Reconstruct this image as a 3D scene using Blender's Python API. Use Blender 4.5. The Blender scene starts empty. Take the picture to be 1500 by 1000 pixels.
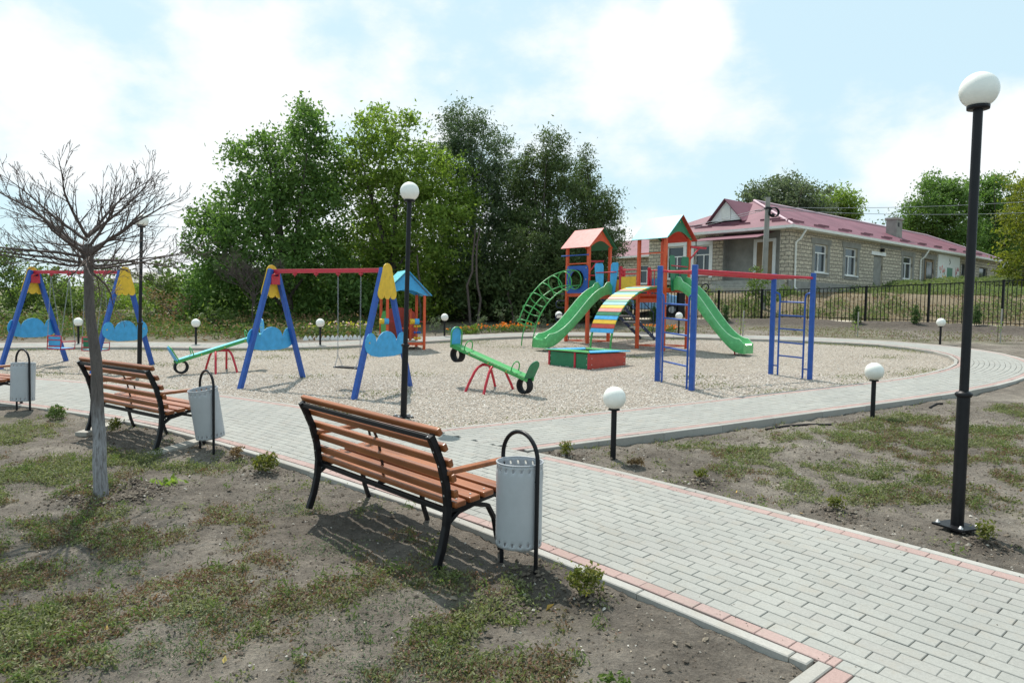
import bpy, math, random
import numpy as np
from mathutils import Matrix, Vector
from mathutils import geometry as mgeo
R = math.radians
random.seed(7)
SC = bpy.context.scene

# ------------------------------------------------------------------ camera, world, sun, exposure
FPX, PG, PITCH, ROLL, EYE = 1040.0, 0.0893, 0.048, 0.0175, 1.96
_u = np.array([math.sin(ROLL)*math.cos(PITCH), math.cos(ROLL)*math.cos(PITCH), math.sin(PITCH)])
_n = np.array([0, math.cos(PG), math.sin(PG)])
_Y = np.array([0, 0, -1.0]) - _u*(-_u[2]); _Y /= np.linalg.norm(_Y)
_X = np.cross(_Y, _u)
WM = np.stack([_X, _Y, _u])                       # camera axes -> world
NG = WM @ _n                                      # normal of the gently sloping park
CAM = np.array([0, 0, EYE/NG[2]])

def ray(px, py):
    return WM @ np.array([(px-750)/FPX, -(py-500)/FPX, -1.0])
def gz(x, y):
    return -(NG[0]*x + NG[1]*y)/NG[2]
def G(px, py, dz=0.0):
    "point of the park's slope (raised by dz) seen at a pixel of the photograph"
    d = ray(px, py); t = (NG[2]*dz - NG @ CAM)/(NG @ d)
    p = CAM + d*t
    return Vector((p[0], p[1], gz(p[0], p[1])+dz))
def D(px, py, dep):
    p = CAM + ray(px, py)*dep
    return Vector(p)

cam_d = bpy.data.cameras.new('camera'); cam = bpy.data.objects.new('camera', cam_d)
SC.collection.objects.link(cam)
cam_d.sensor_width = 36; cam_d.lens = FPX/1500*36
cam_d.clip_start = 0.05; cam_d.clip_end = 3000
M = Matrix([list(WM[i])+[CAM[i]] for i in range(3)]+[[0, 0, 0, 1]])
cam.matrix_world = M
SC.camera = cam

SUN_EL, SUN_AZ = 60.0, 114.0                      # azimuth counted from +X
SKY = 0.10
sun_d = bpy.data.lights.new('sun', 'SUN'); sun = bpy.data.objects.new('sun', sun_d)
SC.collection.objects.link(sun)
sun_d.energy = 4.4; sun_d.angle = R(0.55); sun_d.color = (1.0, 0.95, 0.87)
sv = Vector((math.cos(R(SUN_EL))*math.cos(R(SUN_AZ)), math.cos(R(SUN_EL))*math.sin(R(SUN_AZ)), math.sin(R(SUN_EL))))
sun.rotation_euler = sv.to_track_quat('Z', 'Y').to_euler()

wd = bpy.data.worlds.new('World'); SC.world = wd; wd.use_nodes = True
wn, wl = wd.node_tree.nodes, wd.node_tree.links
wn.clear()
def W(t, **k):
    n = wn.new(t)
    for a, v in k.items(): setattr(n, a, v)
    return n
out = W('ShaderNodeOutputWorld'); bg = W('ShaderNodeBackground'); wl.new(bg.outputs[0], out.inputs[0])
bg.inputs[1].default_value = SKY
sky = W('ShaderNodeTexSky', sky_type='NISHITA', sun_disc=False, sun_elevation=R(SUN_EL), sun_rotation=R(90-SUN_AZ) % (2*math.pi), air_density=1.0, dust_density=1.2, ozone_density=1.0)
tc = W('ShaderNodeTexCoord'); gen = tc.outputs['Generated']
nz = W('ShaderNodeTexNoise'); nz.inputs['Scale'].default_value = 4.2; nz.inputs['Detail'].default_value = 9; nz.inputs['Roughness'].default_value = 0.58
mp = W('ShaderNodeMapping'); mp.inputs['Scale'].default_value = (1, 1, 1.7); mp.inputs['Location'].default_value = (0.35, 0.1, 0.62)
wl.new(gen, mp.inputs[0]); wl.new(mp.outputs[0], nz.inputs['Vector'])
acc = None
def wmath(op, a, b):
    n = W('ShaderNodeMath', operation=op)
    for i, v in enumerate((a, b)):
        if isinstance(v, (int, float)): n.inputs[i].default_value = v
        else: wl.new(v, n.inputs[i])
    return n.outputs[0]
acc = wmath('MULTIPLY', wmath('SUBTRACT', nz.outputs[0], 0.5), 2.3)
# where the cloud banks stand in the sky (directions), how wide they are and how thick
for px, py, rad, amp in ((560, 170, 24, .30), (230, 190, 15, .26), (345, 40, 6, .26), (930, 200, 15, .26), (1015, 52, 3.4, .40), (908, 57, 2.8, .26), (650, 90, 9, .10),
                         (1320, 185, 6.5, .34), (1230, 225, 8, .26), (1060, 130, 6, .20), (1490, 190, 5, .40), (1440, 240, 8, .24), (60, 100, 6, .28), (20, 150, 7, .26), (1250, 30, 15, -.30), (140, 10, 13, -.42),
                         (760, 0, 12, -.22), (470, 20, 7, -.12), (0, 230, 6, -.10)):
    d = ray(px, py); d = d/np.linalg.norm(d)
    vm = W('ShaderNodeVectorMath', operation='DOT_PRODUCT'); wl.new(gen, vm.inputs[0]); vm.inputs[1].default_value = tuple(d)
    mr = W('ShaderNodeMapRange', interpolation_type='SMOOTHERSTEP'); wl.new(vm.outputs['Value'], mr.inputs['Value'])
    mr.inputs['From Min'].default_value = math.cos(R(rad)); mr.inputs['From Max'].default_value = 1.0
    mr.inputs['To Min'].default_value = 0; mr.inputs['To Max'].default_value = amp
    acc = wmath('ADD', acc, mr.outputs[0])
mr = W('ShaderNodeMapRange', interpolation_type='SMOOTHSTEP'); wl.new(acc, mr.inputs['Value'])
mr.inputs['From Min'].default_value = -0.04; mr.inputs['From Max'].default_value = 0.50
mr.inputs['To Min'].default_value = 0.0; mr.inputs['To Max'].default_value = 0.97
mix0 = W('ShaderNodeMix', data_type='RGBA'); mix0.inputs['Factor'].default_value = 0.80      # thin summer veil over the blue
wl.new(sky.outputs[0], mix0.inputs['A']); mix0.inputs['B'].default_value = (5.9, 7.85, 8.6, 1)
mix1 = W('ShaderNodeMix', data_type='RGBA'); wl.new(mr.outputs[0], mix1.inputs['Factor'])
wl.new(mix0.outputs['Result'], mix1.inputs['A']); mix1.inputs['B'].default_value = (8.3, 8.6, 8.7, 1)
wl.new(mix1.outputs['Result'], bg.inputs[0])

SC.view_settings.view_transform = 'Standard'; SC.view_settings.look = 'None'
SC.view_settings.exposure = 0.32; SC.view_settings.gamma = 1.0
SC.view_settings.use_curve_mapping = False
try:
    SC.cycles.max_bounces = 6; SC.cycles.transparent_max_bounces = 6; SC.cycles.use_denoising = True
except Exception: pass

# ------------------------------------------------------------------ materials
MAT = {}
def newmat(name):
    m = bpy.data.materials.new(name); m.use_nodes = True
    nt = m.node_tree; nt.nodes.clear(); MAT[name] = m
    return m, nt.nodes, nt.links
def ramp(nodes, links, fac, stops):
    r = nodes.new('ShaderNodeValToRGB'); cr = r.color_ramp
    while len(cr.elements) < len(stops): cr.elements.new(0.5)
    for e, (p, c) in zip(cr.elements, stops):
        e.position = p; e.color = tuple(c)+(1,) if len(c) == 3 else c
    links.new(fac, r.inputs[0]); return r.outputs[0]
def noise(nodes, links, scale, detail=4, rough=.55, coord='Object', stretch=None, dist=0.0):
    t = nodes.new('ShaderNodeTexCoord'); n = nodes.new('ShaderNodeTexNoise')
    n.inputs['Scale'].default_value = scale; n.inputs['Detail'].default_value = detail; n.inputs['Roughness'].default_value = rough
    n.inputs['Distortion'].default_value = dist
    if stretch:
        mm = nodes.new('ShaderNodeMapping'); mm.inputs['Scale'].default_value = stretch
        links.new(t.outputs[coord], mm.inputs[0]); links.new(mm.outputs[0], n.inputs['Vector'])
    else: links.new(t.outputs[coord], n.inputs['Vector'])
    return n.outputs[0]
def mixc(nodes, links, fac, a, b, blend='MIX'):
    m = nodes.new('ShaderNodeMix'); m.data_type = 'RGBA'; m.blend_type = blend
    for k, v in (('Factor', fac), ('A', a), ('B', b)):
        i = m.inputs[k]
        if isinstance(v, (int, float)): i.default_value = v
        elif isinstance(v, tuple): i.default_value = v if len(v) == 4 else v+(1,)
        else: links.new(v, i)
    return m.outputs['Result']
def pbr(nodes, links, col, rough, bump=None, bstr=.2, bdist=.01, metal=0, spec=.5, trans=None):
    b = nodes.new('ShaderNodeBsdfPrincipled'); o = nodes.new('ShaderNodeOutputMaterial')
    links.new(b.outputs[0], o.inputs[0])
    if isinstance(col, tuple): b.inputs['Base Color'].default_value = col+(1,)
    else: links.new(col, b.inputs['Base Color'])
    if isinstance(rough, (int, float)): b.inputs['Roughness'].default_value = rough
    else: links.new(rough, b.inputs['Roughness'])
    b.inputs['Metallic'].default_value = metal
    b.inputs['Specular IOR Level'].default_value = spec
    if bump is not None:
        bp = nodes.new('ShaderNodeBump'); bp.inputs['Strength'].default_value = bstr; bp.inputs['Distance'].default_value = bdist
        links.new(bump, bp.inputs['Height']); links.new(bp.outputs[0], b.inputs['Normal'])
    return b
def paint(name, c, rough=.4, var=.14, scale=9, bstr=.08, dirt=0.0, spec=.4, metal=0):
    m, n, l = newmat(name)
    f = noise(n, l, scale, 5, .6)
    lo = tuple(v*(1-var) for v in c); hi = tuple(min(1, v*(1+var)+.003) for v in c)
    col = ramp(n, l, f, [(.3, lo), (.7, hi)])
    if dirt:
        g = noise(n, l, scale*3.3, 6, .7)
        k = n.new('ShaderNodeMapRange'); l.new(g, k.inputs[0]); k.inputs[1].default_value = .55; k.inputs[2].default_value = .75; k.inputs[4].default_value = dirt
        col = mixc(n, l, k.outputs[0], col, (.22, .20, .17))
    rr = n.new('ShaderNodeMapRange'); l.new(f, rr.inputs[0]); rr.inputs[3].default_value = max(.05, rough-.1); rr.inputs[4].default_value = min(1, rough+.15)
    pbr(n, l, col, rr.outputs[0], noise(n, l, scale*6, 3), bstr, .004, metal, spec)
    return m
BLUE = paint('blue_paint', (.018, .085, .36), .38, dirt=.22)
LBLUE = paint('light_blue_paint', (.055, .35, .66), .4, dirt=.22)
RED = paint('red_paint', (.50, .025, .045), .36, dirt=.22)
BRED = paint('brick_red_paint', (.46, .055, .035), .42, dirt=.22)
YEL = paint('yellow_paint', (.72, .45, .03), .42, dirt=.08)
ORA = paint('orange_paint', (.62, .085, .022), .38, dirt=.22)
GRN = paint('green_paint', (.06, .33, .085), .35, dirt=.22)
DGRN = paint('dark_green_paint', (.012, .17, .075), .4, dirt=.22)
SLIDE = paint('green_fibreglass', (.105, .43, .15), .22, dirt=.22, spec=.5)
SLIDE_EDGE = paint('worn_pale_green', (.45, .70, .45), .3, dirt=.04)
CYAN = paint('pale_cyan_paint', (.17, .55, .62), .4, dirt=.12)
CAPM = paint('highlit_ridge_metal', (.50, .34, .38), .4)  # roof tone with the highlight along hips and ridge put into the colour
PINK = paint('glare_pink_paint', (.68, .25, .22), .45, dirt=.1)  # red-orange with the sun glare on the left tower roof mixed in
BLACK = paint('black_metal', (.006, .006, .008), .42, .2, 14, .10, spec=.28)
NAVY = paint('navy_metal', (.012, .022, .07), .4, .2, 14, .1)
RUBBER = paint('rubber', (.016, .016, .018), .75, .25, 20, .2, spec=.25)
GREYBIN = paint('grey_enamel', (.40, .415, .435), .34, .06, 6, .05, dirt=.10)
ZINC = paint('galvanised_metal', (.33, .34, .36), .4, .15, 30, .1, metal=.6)
PLASTER = paint('grey_plaster', (.27, .26, .235), .9, .18, 2.2, .3)
WHITE = paint('white_paint', (.78, .78, .76), .45, .06, 5, .05)
GUTTER = paint('white_gutter', (.74, .73, .68), .5, .08, 3, .05)
CONC = paint('concrete', (.36, .34, .30), .9, .2, 4, .5, dirt=.3)
DOORWOOD = paint('brown_door', (.24, .16, .085), .6, .2, 3, .1)
CARPAINT = paint('pale_blue_car_paint', (.16, .33, .55), .25, .05, 3, .0, spec=.6)
GLASS = paint('dark_glass', (.018, .028, .04), .07, .3, .9, .0, spec=.8)
CURTAIN = paint('pale_curtain', (.45, .50, .55), .8, .2, 6, .1)
GLOBE = paint('opal_globe', (.80, .79, .73), .24, .06, 5, .0, spec=.45)
BOLT = paint('brass_bolt', (.65, .47, .12), .35, .1, 20, .0, metal=.4)
STEEL = paint('steel_bolt', (.55, .55, .55), .35, .1, 20, .0, metal=.6)
SAND = paint('sand', (.42, .34, .23), .95, .2, 12, .6)
ROOFMAT, n, l = newmat('wine_red_metal_sheet')
w = n.new('ShaderNodeTexWave'); w.inputs['Scale'].default_value = 1.0; w.inputs['Distortion'].default_value = 0
tcn = n.new('ShaderNodeTexCoord'); l.new(tcn.outputs['UV'], w.inputs['Vector'])
c = ramp(n, l, noise(n, l, .6, 4), [(.3, (.15, .058, .078)), (.7, (.215, .09, .115))])
pbr(n, l, c, .6, w.outputs[0], .14, .012, 0, .22)

def wood(name, lo, hi):
    m, n, l = newmat(name)
    g = noise(n, l, 14, 7, .62, stretch=(.35, 6, 6), dist=.6)
    g2 = noise(n, l, 3.2, 3, .5, stretch=(.5, 3, 3))
    geo = n.new('ShaderNodeNewGeometry')
    c = ramp(n, l, g, [(.28, lo), (.72, hi)])
    c = mixc(n, l, .55, c, ramp(n, l, geo.outputs['Random Per Island'], [(0, lo), (.5, tuple((a+b)/2 for a, b in zip(lo, hi))), (1, hi)]))
    c = mixc(n, l, .4, c, ramp(n, l, g2, [(.35, tuple(v*.55 for v in lo)), (.6, hi)]))
    pbr(n, l, c, .33, g, .12, .003, 0, .5)
    return m
WOOD = wood('varnished_pine', (.175, .05, .018), (.41, .14, .045))

def leafmat(name, cols, trans=.35, rough=.6):
    m, n, l = newmat(name)
    geo = n.new('ShaderNodeNewGeometry')
    c = ramp(n, l, geo.outputs['Random Per Island'], [(i/(len(cols)-1), cc) for i, cc in enumerate(cols)])
    big = noise(n, l, .55, 3)
    c = mixc(n, l, ramp(n, l, big, [(.35, (.0, .0, .0)), (.65, (.55, .55, .55))]), c, cols[-1])
    d = n.new('ShaderNodeBsdfPrincipled'); l.new(c, d.inputs['Base Color']); d.inputs['Roughness'].default_value = rough; d.inputs['Specular IOR Level'].default_value = .3
    t = n.new('ShaderNodeBsdfTranslucent')
    tcol = mixc(n, l, .5, c, (.55, .75, .12), 'MULTIPLY')
    hs = n.new('ShaderNodeHueSaturation'); hs.inputs['Value'].default_value = 2.2; l.new(tcol, hs.inputs['Color']); l.new(hs.outputs[0], t.inputs[0])
    ms = n.new('ShaderNodeMixShader'); ms.inputs[0].default_value = trans
    l.new(d.outputs[0], ms.inputs[1]); l.new(t.outputs[0], ms.inputs[2])
    o = n.new('ShaderNodeOutputMaterial'); l.new(ms.outputs[0], o.inputs[0])
    return m
LF_WALNUT = leafmat('walnut_leaves', [(0.047, 0.099, 0.023), (0.087, 0.159, 0.037), (0.146, 0.225, 0.057)], .36)
LF_LIGHT = leafmat('light_green_leaves', [(0.079, 0.138, 0.022), (0.139, 0.204, 0.034), (0.198, 0.258, 0.048)], .42)
LF_DARK = leafmat('dark_conifer_foliage', [(0.041, 0.075, 0.026), (0.068, 0.107, 0.034), (0.106, 0.137, 0.047)], .26)
LF_GREY = leafmat('grey_green_conifer_foliage', [(0.046, 0.077, 0.038), (0.078, 0.115, 0.058), (0.120, 0.162, 0.084)], .28)
LF_SILVER = leafmat('silver_green_leaves', [(.06, .085, .05), (.10, .13, .075), (.15, .18, .11)], .3)
LF_YELLOW = leafmat('yellow_green_leaves', [(.08, .105, .012), (.13, .16, .02), (.20, .20, .03)], .4)
LF_BUSH = leafmat('bush_leaves', [(0.046, 0.081, 0.019), (0.079, 0.127, 0.028), (0.132, 0.172, 0.044)], .3)
LF_DRY = leafmat('dry_brown_stems', [(.12, .07, .035), (.20, .12, .06), (.26, .17, .09)], .2)
LF_WEED = leafmat('weed_leaves', [(.055, .072, .02), (.095, .115, .032), (.15, .16, .05), (.24, .24, .14)], .3)
LF_REDW = leafmat('reddish_weed_leaves', [(.075, .085, .038), (.11, .105, .05), (.15, .105, .06), (.21, .105, .075)], .25)
LF_BOX = leafmat('box_leaves', [(.05, .085, .015), (.12, .14, .025), (.20, .18, .04)], .3)
LF_THUJA = leafmat('thuja_foliage', [(.025, .065, .015), (.045, .095, .02), (.07, .12, .03)], .2)
LF_PALE = leafmat('pale_weed_leaves', [(.085, .12, .04), (.13, .165, .06), (.18, .205, .09)], .32)
FL_ORANGE = leafmat('orange_petals', [(.75, .20, .01), (.85, .30, .02), (.70, .12, .01)], .2)
FL_PINK = leafmat('pink_petals', [(.62, .28, .38), (.7, .45, .5), (.75, .7, .7)], .2)
FL_YEL = leafmat('yellow_petals', [(.6, .55, .05), (.7, .62, .08), (.5, .5, .06)], .2)
BARK, n, l = newmat('bark')
g = noise(n, l, 7, 6, .65, stretch=(4, 4, .8))
pbr(n, l, ramp(n, l, g, [(.3, (.035, .028, .022)), (.7, (.12, .10, .085))]), .9, g, .6, .02)
BARE, n, l = newmat('bare_bark')
g = noise(n, l, 9, 6, .65, stretch=(3, 3, .7))
pbr(n, l, ramp(n, l, g, [(.3, (.055, .038, .033)), (.7, (.125, .094, .082))]), .85, g, .5, .006)
WASH, n, l = newmat('bark_with_old_whitewash')
g = noise(n, l, 16, 8, .7, stretch=(4, 4, .6)); g2 = noise(n, l, 3.5, 4, .6, stretch=(3, 3, .5))
tcn = n.new('ShaderNodeTexCoord'); sx = n.new('ShaderNodeSeparateXYZ'); l.new(tcn.outputs['Object'], sx.inputs[0])
ma = n.new('ShaderNodeMath'); ma.operation = 'MULTIPLY_ADD'; l.new(g2, ma.inputs[0]); ma.inputs[1].default_value = -.55; l.new(sx.outputs['Z'], ma.inputs[2])
edge_ = n.new('ShaderNodeMapRange'); l.new(ma.outputs[0], edge_.inputs[0]); edge_.inputs[1].default_value = .42; edge_.inputs[2].default_value = .66; edge_.inputs[3].default_value = 1; edge_.inputs[4].default_value = 0
fl_ = ramp(n, l, g, [(.36, (.15, .15, .15)), (.56, (1, 1, 1))])
km = n.new('ShaderNodeMath'); km.operation = 'MULTIPLY'; l.new(edge_.outputs[0], km.inputs[0]); l.new(fl_, km.inputs[1])
bk = ramp(n, l, g, [(.3, (.06, .05, .045)), (.7, (.145, .12, .108))])
c = mixc(n, l, km.outputs[0], bk, ramp(n, l, g2, [(.3, (.21, .205, .21)), (.7, (.33, .325, .335))]))
pbr(n, l, c, .9, g, .9, .008)

# limestone block wall
STONE, n, l = newmat('limestone_blocks')
tcn = n.new('ShaderNodeTexCoord'); mpn = n.new('ShaderNodeMapping')
l.new(tcn.outputs['UV'], mpn.inputs[0])
wob = n.new('ShaderNodeTexNoise'); wob.inputs['Scale'].default_value = 2.3; wob.inputs['Detail'].default_value = 4; l.new(tcn.outputs['UV'], wob.inputs['Vector'])
wv = n.new('ShaderNodeVectorMath'); wv.operation = 'SCALE'; wv.inputs['Scale'].default_value = .13; l.new(wob.outputs['Color'], wv.inputs[0])
av = n.new('ShaderNodeVectorMath'); av.operation = 'ADD'; l.new(mpn.outputs[0], av.inputs[0]); l.new(wv.outputs[0], av.inputs[1])
br = n.new('ShaderNodeTexBrick'); l.new(av.outputs[0], br.inputs['Vector'])
br.inputs['Scale'].default_value = 1.0; br.inputs['Brick Width'].default_value = .47; br.inputs['Row Height'].default_value = .215; br.inputs['Mortar Size'].default_value = .028; br.inputs['Mortar Smooth'].default_value = .35; br.inputs['Bias'].default_value = .1
br.inputs['Color1'].default_value = (.56, .50, .405, 1); br.inputs['Color2'].default_value = (.42, .375, .31, 1); br.inputs['Mortar'].default_value = (.235, .215, .185, 1)
sn = n.new('ShaderNodeTexNoise'); sn.inputs['Scale'].default_value = 9; sn.inputs['Detail'].default_value = 7; l.new(tcn.outputs['UV'], sn.inputs['Vector'])
c = mixc(n, l, .5, br.outputs['Color'], ramp(n, l, sn.outputs[0], [(.3, (.22, .20, .17)), (.65, (.85, .81, .74))]), 'OVERLAY')
inv = n.new('ShaderNodeMath'); inv.operation = 'SUBTRACT'; inv.inputs[0].default_value = 1; l.new(br.outputs['Fac'], inv.inputs[1])
ad = n.new('ShaderNodeMath'); ad.operation = 'MULTIPLY_ADD'; l.new(sn.outputs[0], ad.inputs[0]); ad.inputs[1].default_value = .5; l.new(inv.outputs[0], ad.inputs[2])
pbr(n, l, c, .92, ad.outputs[0], .9, .03)

def paver(name, stops):
    m, n, l = newmat(name)
    geo = n.new('ShaderNodeNewGeometry')
    c = ramp(n, l, geo.outputs['Random Per Island'], stops)
    b = noise(n, l, .9, 5, .6); f = noise(n, l, 70, 4, .7); s = noise(n, l, 6, 6, .7)
    c = mixc(n, l, .45, c, ramp(n, l, b, [(.3, (.40, .40, .40)), (.7, (.58, .575, .565))]), 'OVERLAY')
    c = mixc(n, l, .4, c, ramp(n, l, f, [(.3, (.35, .35, .35)), (.7, (.65, .65, .65))]), 'OVERLAY')
    k = ramp(n, l, s, [(.52, (0, 0, 0)), (.72, (.45, .45, .45))])
    c = mixc(n, l, k, c, (.30, .265, .215))
    pbr(n, l, c, .88, f, .35, .002, 0, .3)
    return m
PGREY = paver('grey_pavers', [(0, (0.274, 0.274, 0.254)), (.35, (0.291, 0.292, 0.271)), (.7, (0.306, 0.306, 0.284)), (1, (0.284, 0.280, 0.261))])
PRED = paver('red_pavers', [(0, (.325, .228, .208)), (.5, (.352, .25, .228)), (1, (.345, .255, .235))])
KERB = paver('concrete_kerb', [(0, (.30, .29, .265)), (1, (.37, .36, .335))])
JOINT = paint('joint_sand', (.105, .097, .085), .95, .25, 20, .4)

# soil
SOIL, n, l = newmat('dry_soil')
a = n.new('ShaderNodeAttribute'); a.attribute_name = 'cover'
sep = n.new('ShaderNodeSeparateColor'); l.new(a.outputs['Color'], sep.inputs[0])
b1 = noise(n, l, .8, 6, .62); b2 = noise(n, l, 6, 8, .68); b3 = noise(n, l, 45, 6, .75)
c = ramp(n, l, b1, [(.30, (.115, .098, .081)), (.5, (.195, .171, .145)), (.70, (.29, .259, .22))])
c = mixc(n, l, .6, c, ramp(n, l, b2, [(.3, (.22, .215, .21)), (.72, (.74, .73, .71))]), 'OVERLAY')
c = mixc(n, l, .55, c, ramp(n, l, b3, [(.32, (.18, .18, .18)), (.68, (.78, .78, .78))]), 'OVERLAY')
grs = ramp(n, l, b2, [(.3, (.07, .085, .03)), (.55, (.13, .14, .05)), (.75, (.20, .17, .085))])
fr = ramp(n, l, b3, [(.35, (0, 0, 0)), (.6, (1, 1, 1))])
km = n.new('ShaderNodeMath'); km.operation = 'MULTIPLY'; l.new(sep.outputs[0], km.inputs[0]); l.new(fr, km.inputs[1])
c = mixc(n, l, km.outputs[0], c, grs)                                         # red channel: short grass
straw = ramp(n, l, b2, [(.3, (.125, .095, .058)), (.5, (.19, .152, .095)), (.75, (.27, .225, .15))])
c = mixc(n, l, sep.outputs[1], c, straw)                                     # green: dry bank
c = mixc(n, l, sep.outputs[2], c, ramp(n, l, b2, [(.3, (.055, .045, .038)), (.7, (.12, .10, .082))]))   # blue: freshly dug earth
hh = n.new('ShaderNodeMath'); hh.operation = 'MULTIPLY_ADD'; l.new(b3, hh.inputs[0]); hh.inputs[1].default_value = .45; l.new(b2, hh.inputs[2])
pbr(n, l, c, .95, hh.outputs[0], 1.0, .07, 0, .2)

GRAV, n, l = newmat('gravel')
tcn = n.new('ShaderNodeTexCoord')
v = n.new('ShaderNodeTexVoronoi'); v.inputs['Scale'].default_value = 32; v.inputs['Randomness'].default_value = 1; l.new(tcn.outputs['Object'], v.inputs['Vector'])
v2 = n.new('ShaderNodeTexVoronoi'); v2.inputs['Scale'].default_value = 43; l.new(tcn.outputs['Object'], v2.inputs['Vector'])
sc = n.new('ShaderNodeSeparateColor'); l.new(v.outputs['Color'], sc.inputs[0])
GSTOPS = [(0, (0.322, 0.276, 0.233)), (.2, (0.448, 0.393, 0.333)), (.5, (0.536, 0.470, 0.405)), (.75, (0.585, 0.523, 0.462)), (.92, (0.663, 0.630, 0.581)), (.97, (0.351, 0.320, 0.295)), (1, (0.409, 0.310, 0.247))]
c = ramp(n, l, sc.outputs[0], GSTOPS)
c = mixc(n, l, ramp(n, l, v.outputs['Distance'], [(.3, (0, 0, 0)), (.75, (.75, .75, .75))]), c, (.22, .185, .14))
c = mixc(n, l, .5, c, ramp(n, l, noise(n, l, .35, 5, .6), [(.3, (.38, .365, .34)), (.7, (.57, .57, .56))]), 'OVERLAY')
hh = n.new('ShaderNodeMath'); hh.operation = 'ADD'; l.new(v.outputs['Distance'], hh.inputs[0]); l.new(v2.outputs['Distance'], hh.inputs[1])
iv = n.new('ShaderNodeMath'); iv.operation = 'SUBTRACT'; iv.inputs[0].default_value = 1; l.new(hh.outputs[0], iv.inputs[1])
pbr(n, l, c, .9, iv.outputs[0], 1.0, .03, 0, .25)
STONES, n, l = newmat('gravel_stones')
geo = n.new('ShaderNodeNewGeometry')
c = ramp(n, l, geo.outputs['Random Per Island'], GSTOPS)
pbr(n, l, c, .85, noise(n, l, 60, 3), .3, .004, 0, .3)
CLOD, n, l = newmat('soil_clods')
geo = n.new('ShaderNodeNewGeometry')
pbr(n, l, ramp(n, l, geo.outputs['Random Per Island'], [(0, (.075, .058, .044)), (.6, (.15, .12, .092)), (.93, (.22, .185, .14)), (1, (.5, .47, .42))]), .95, noise(n, l, 80, 4), .5, .006)
CHIP, n, l = newmat('pale_chips')
geo = n.new('ShaderNodeNewGeometry')
pbr(n, l, ramp(n, l, geo.outputs['Random Per Island'], [(0, (.32, .25, .17)), (.5, (.42, .36, .28)), (1, (.60, .57, .52))]), .85)
LITTER, n, l = newmat('fallen_leaf')
geo = n.new('ShaderNodeNewGeometry')
pbr(n, l, ramp(n, l, geo.outputs['Random Per Island'], [(0, (.25, .12, .03)), (.6, (.45, .28, .06)), (1, (.55, .40, .12))]), .8)

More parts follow.
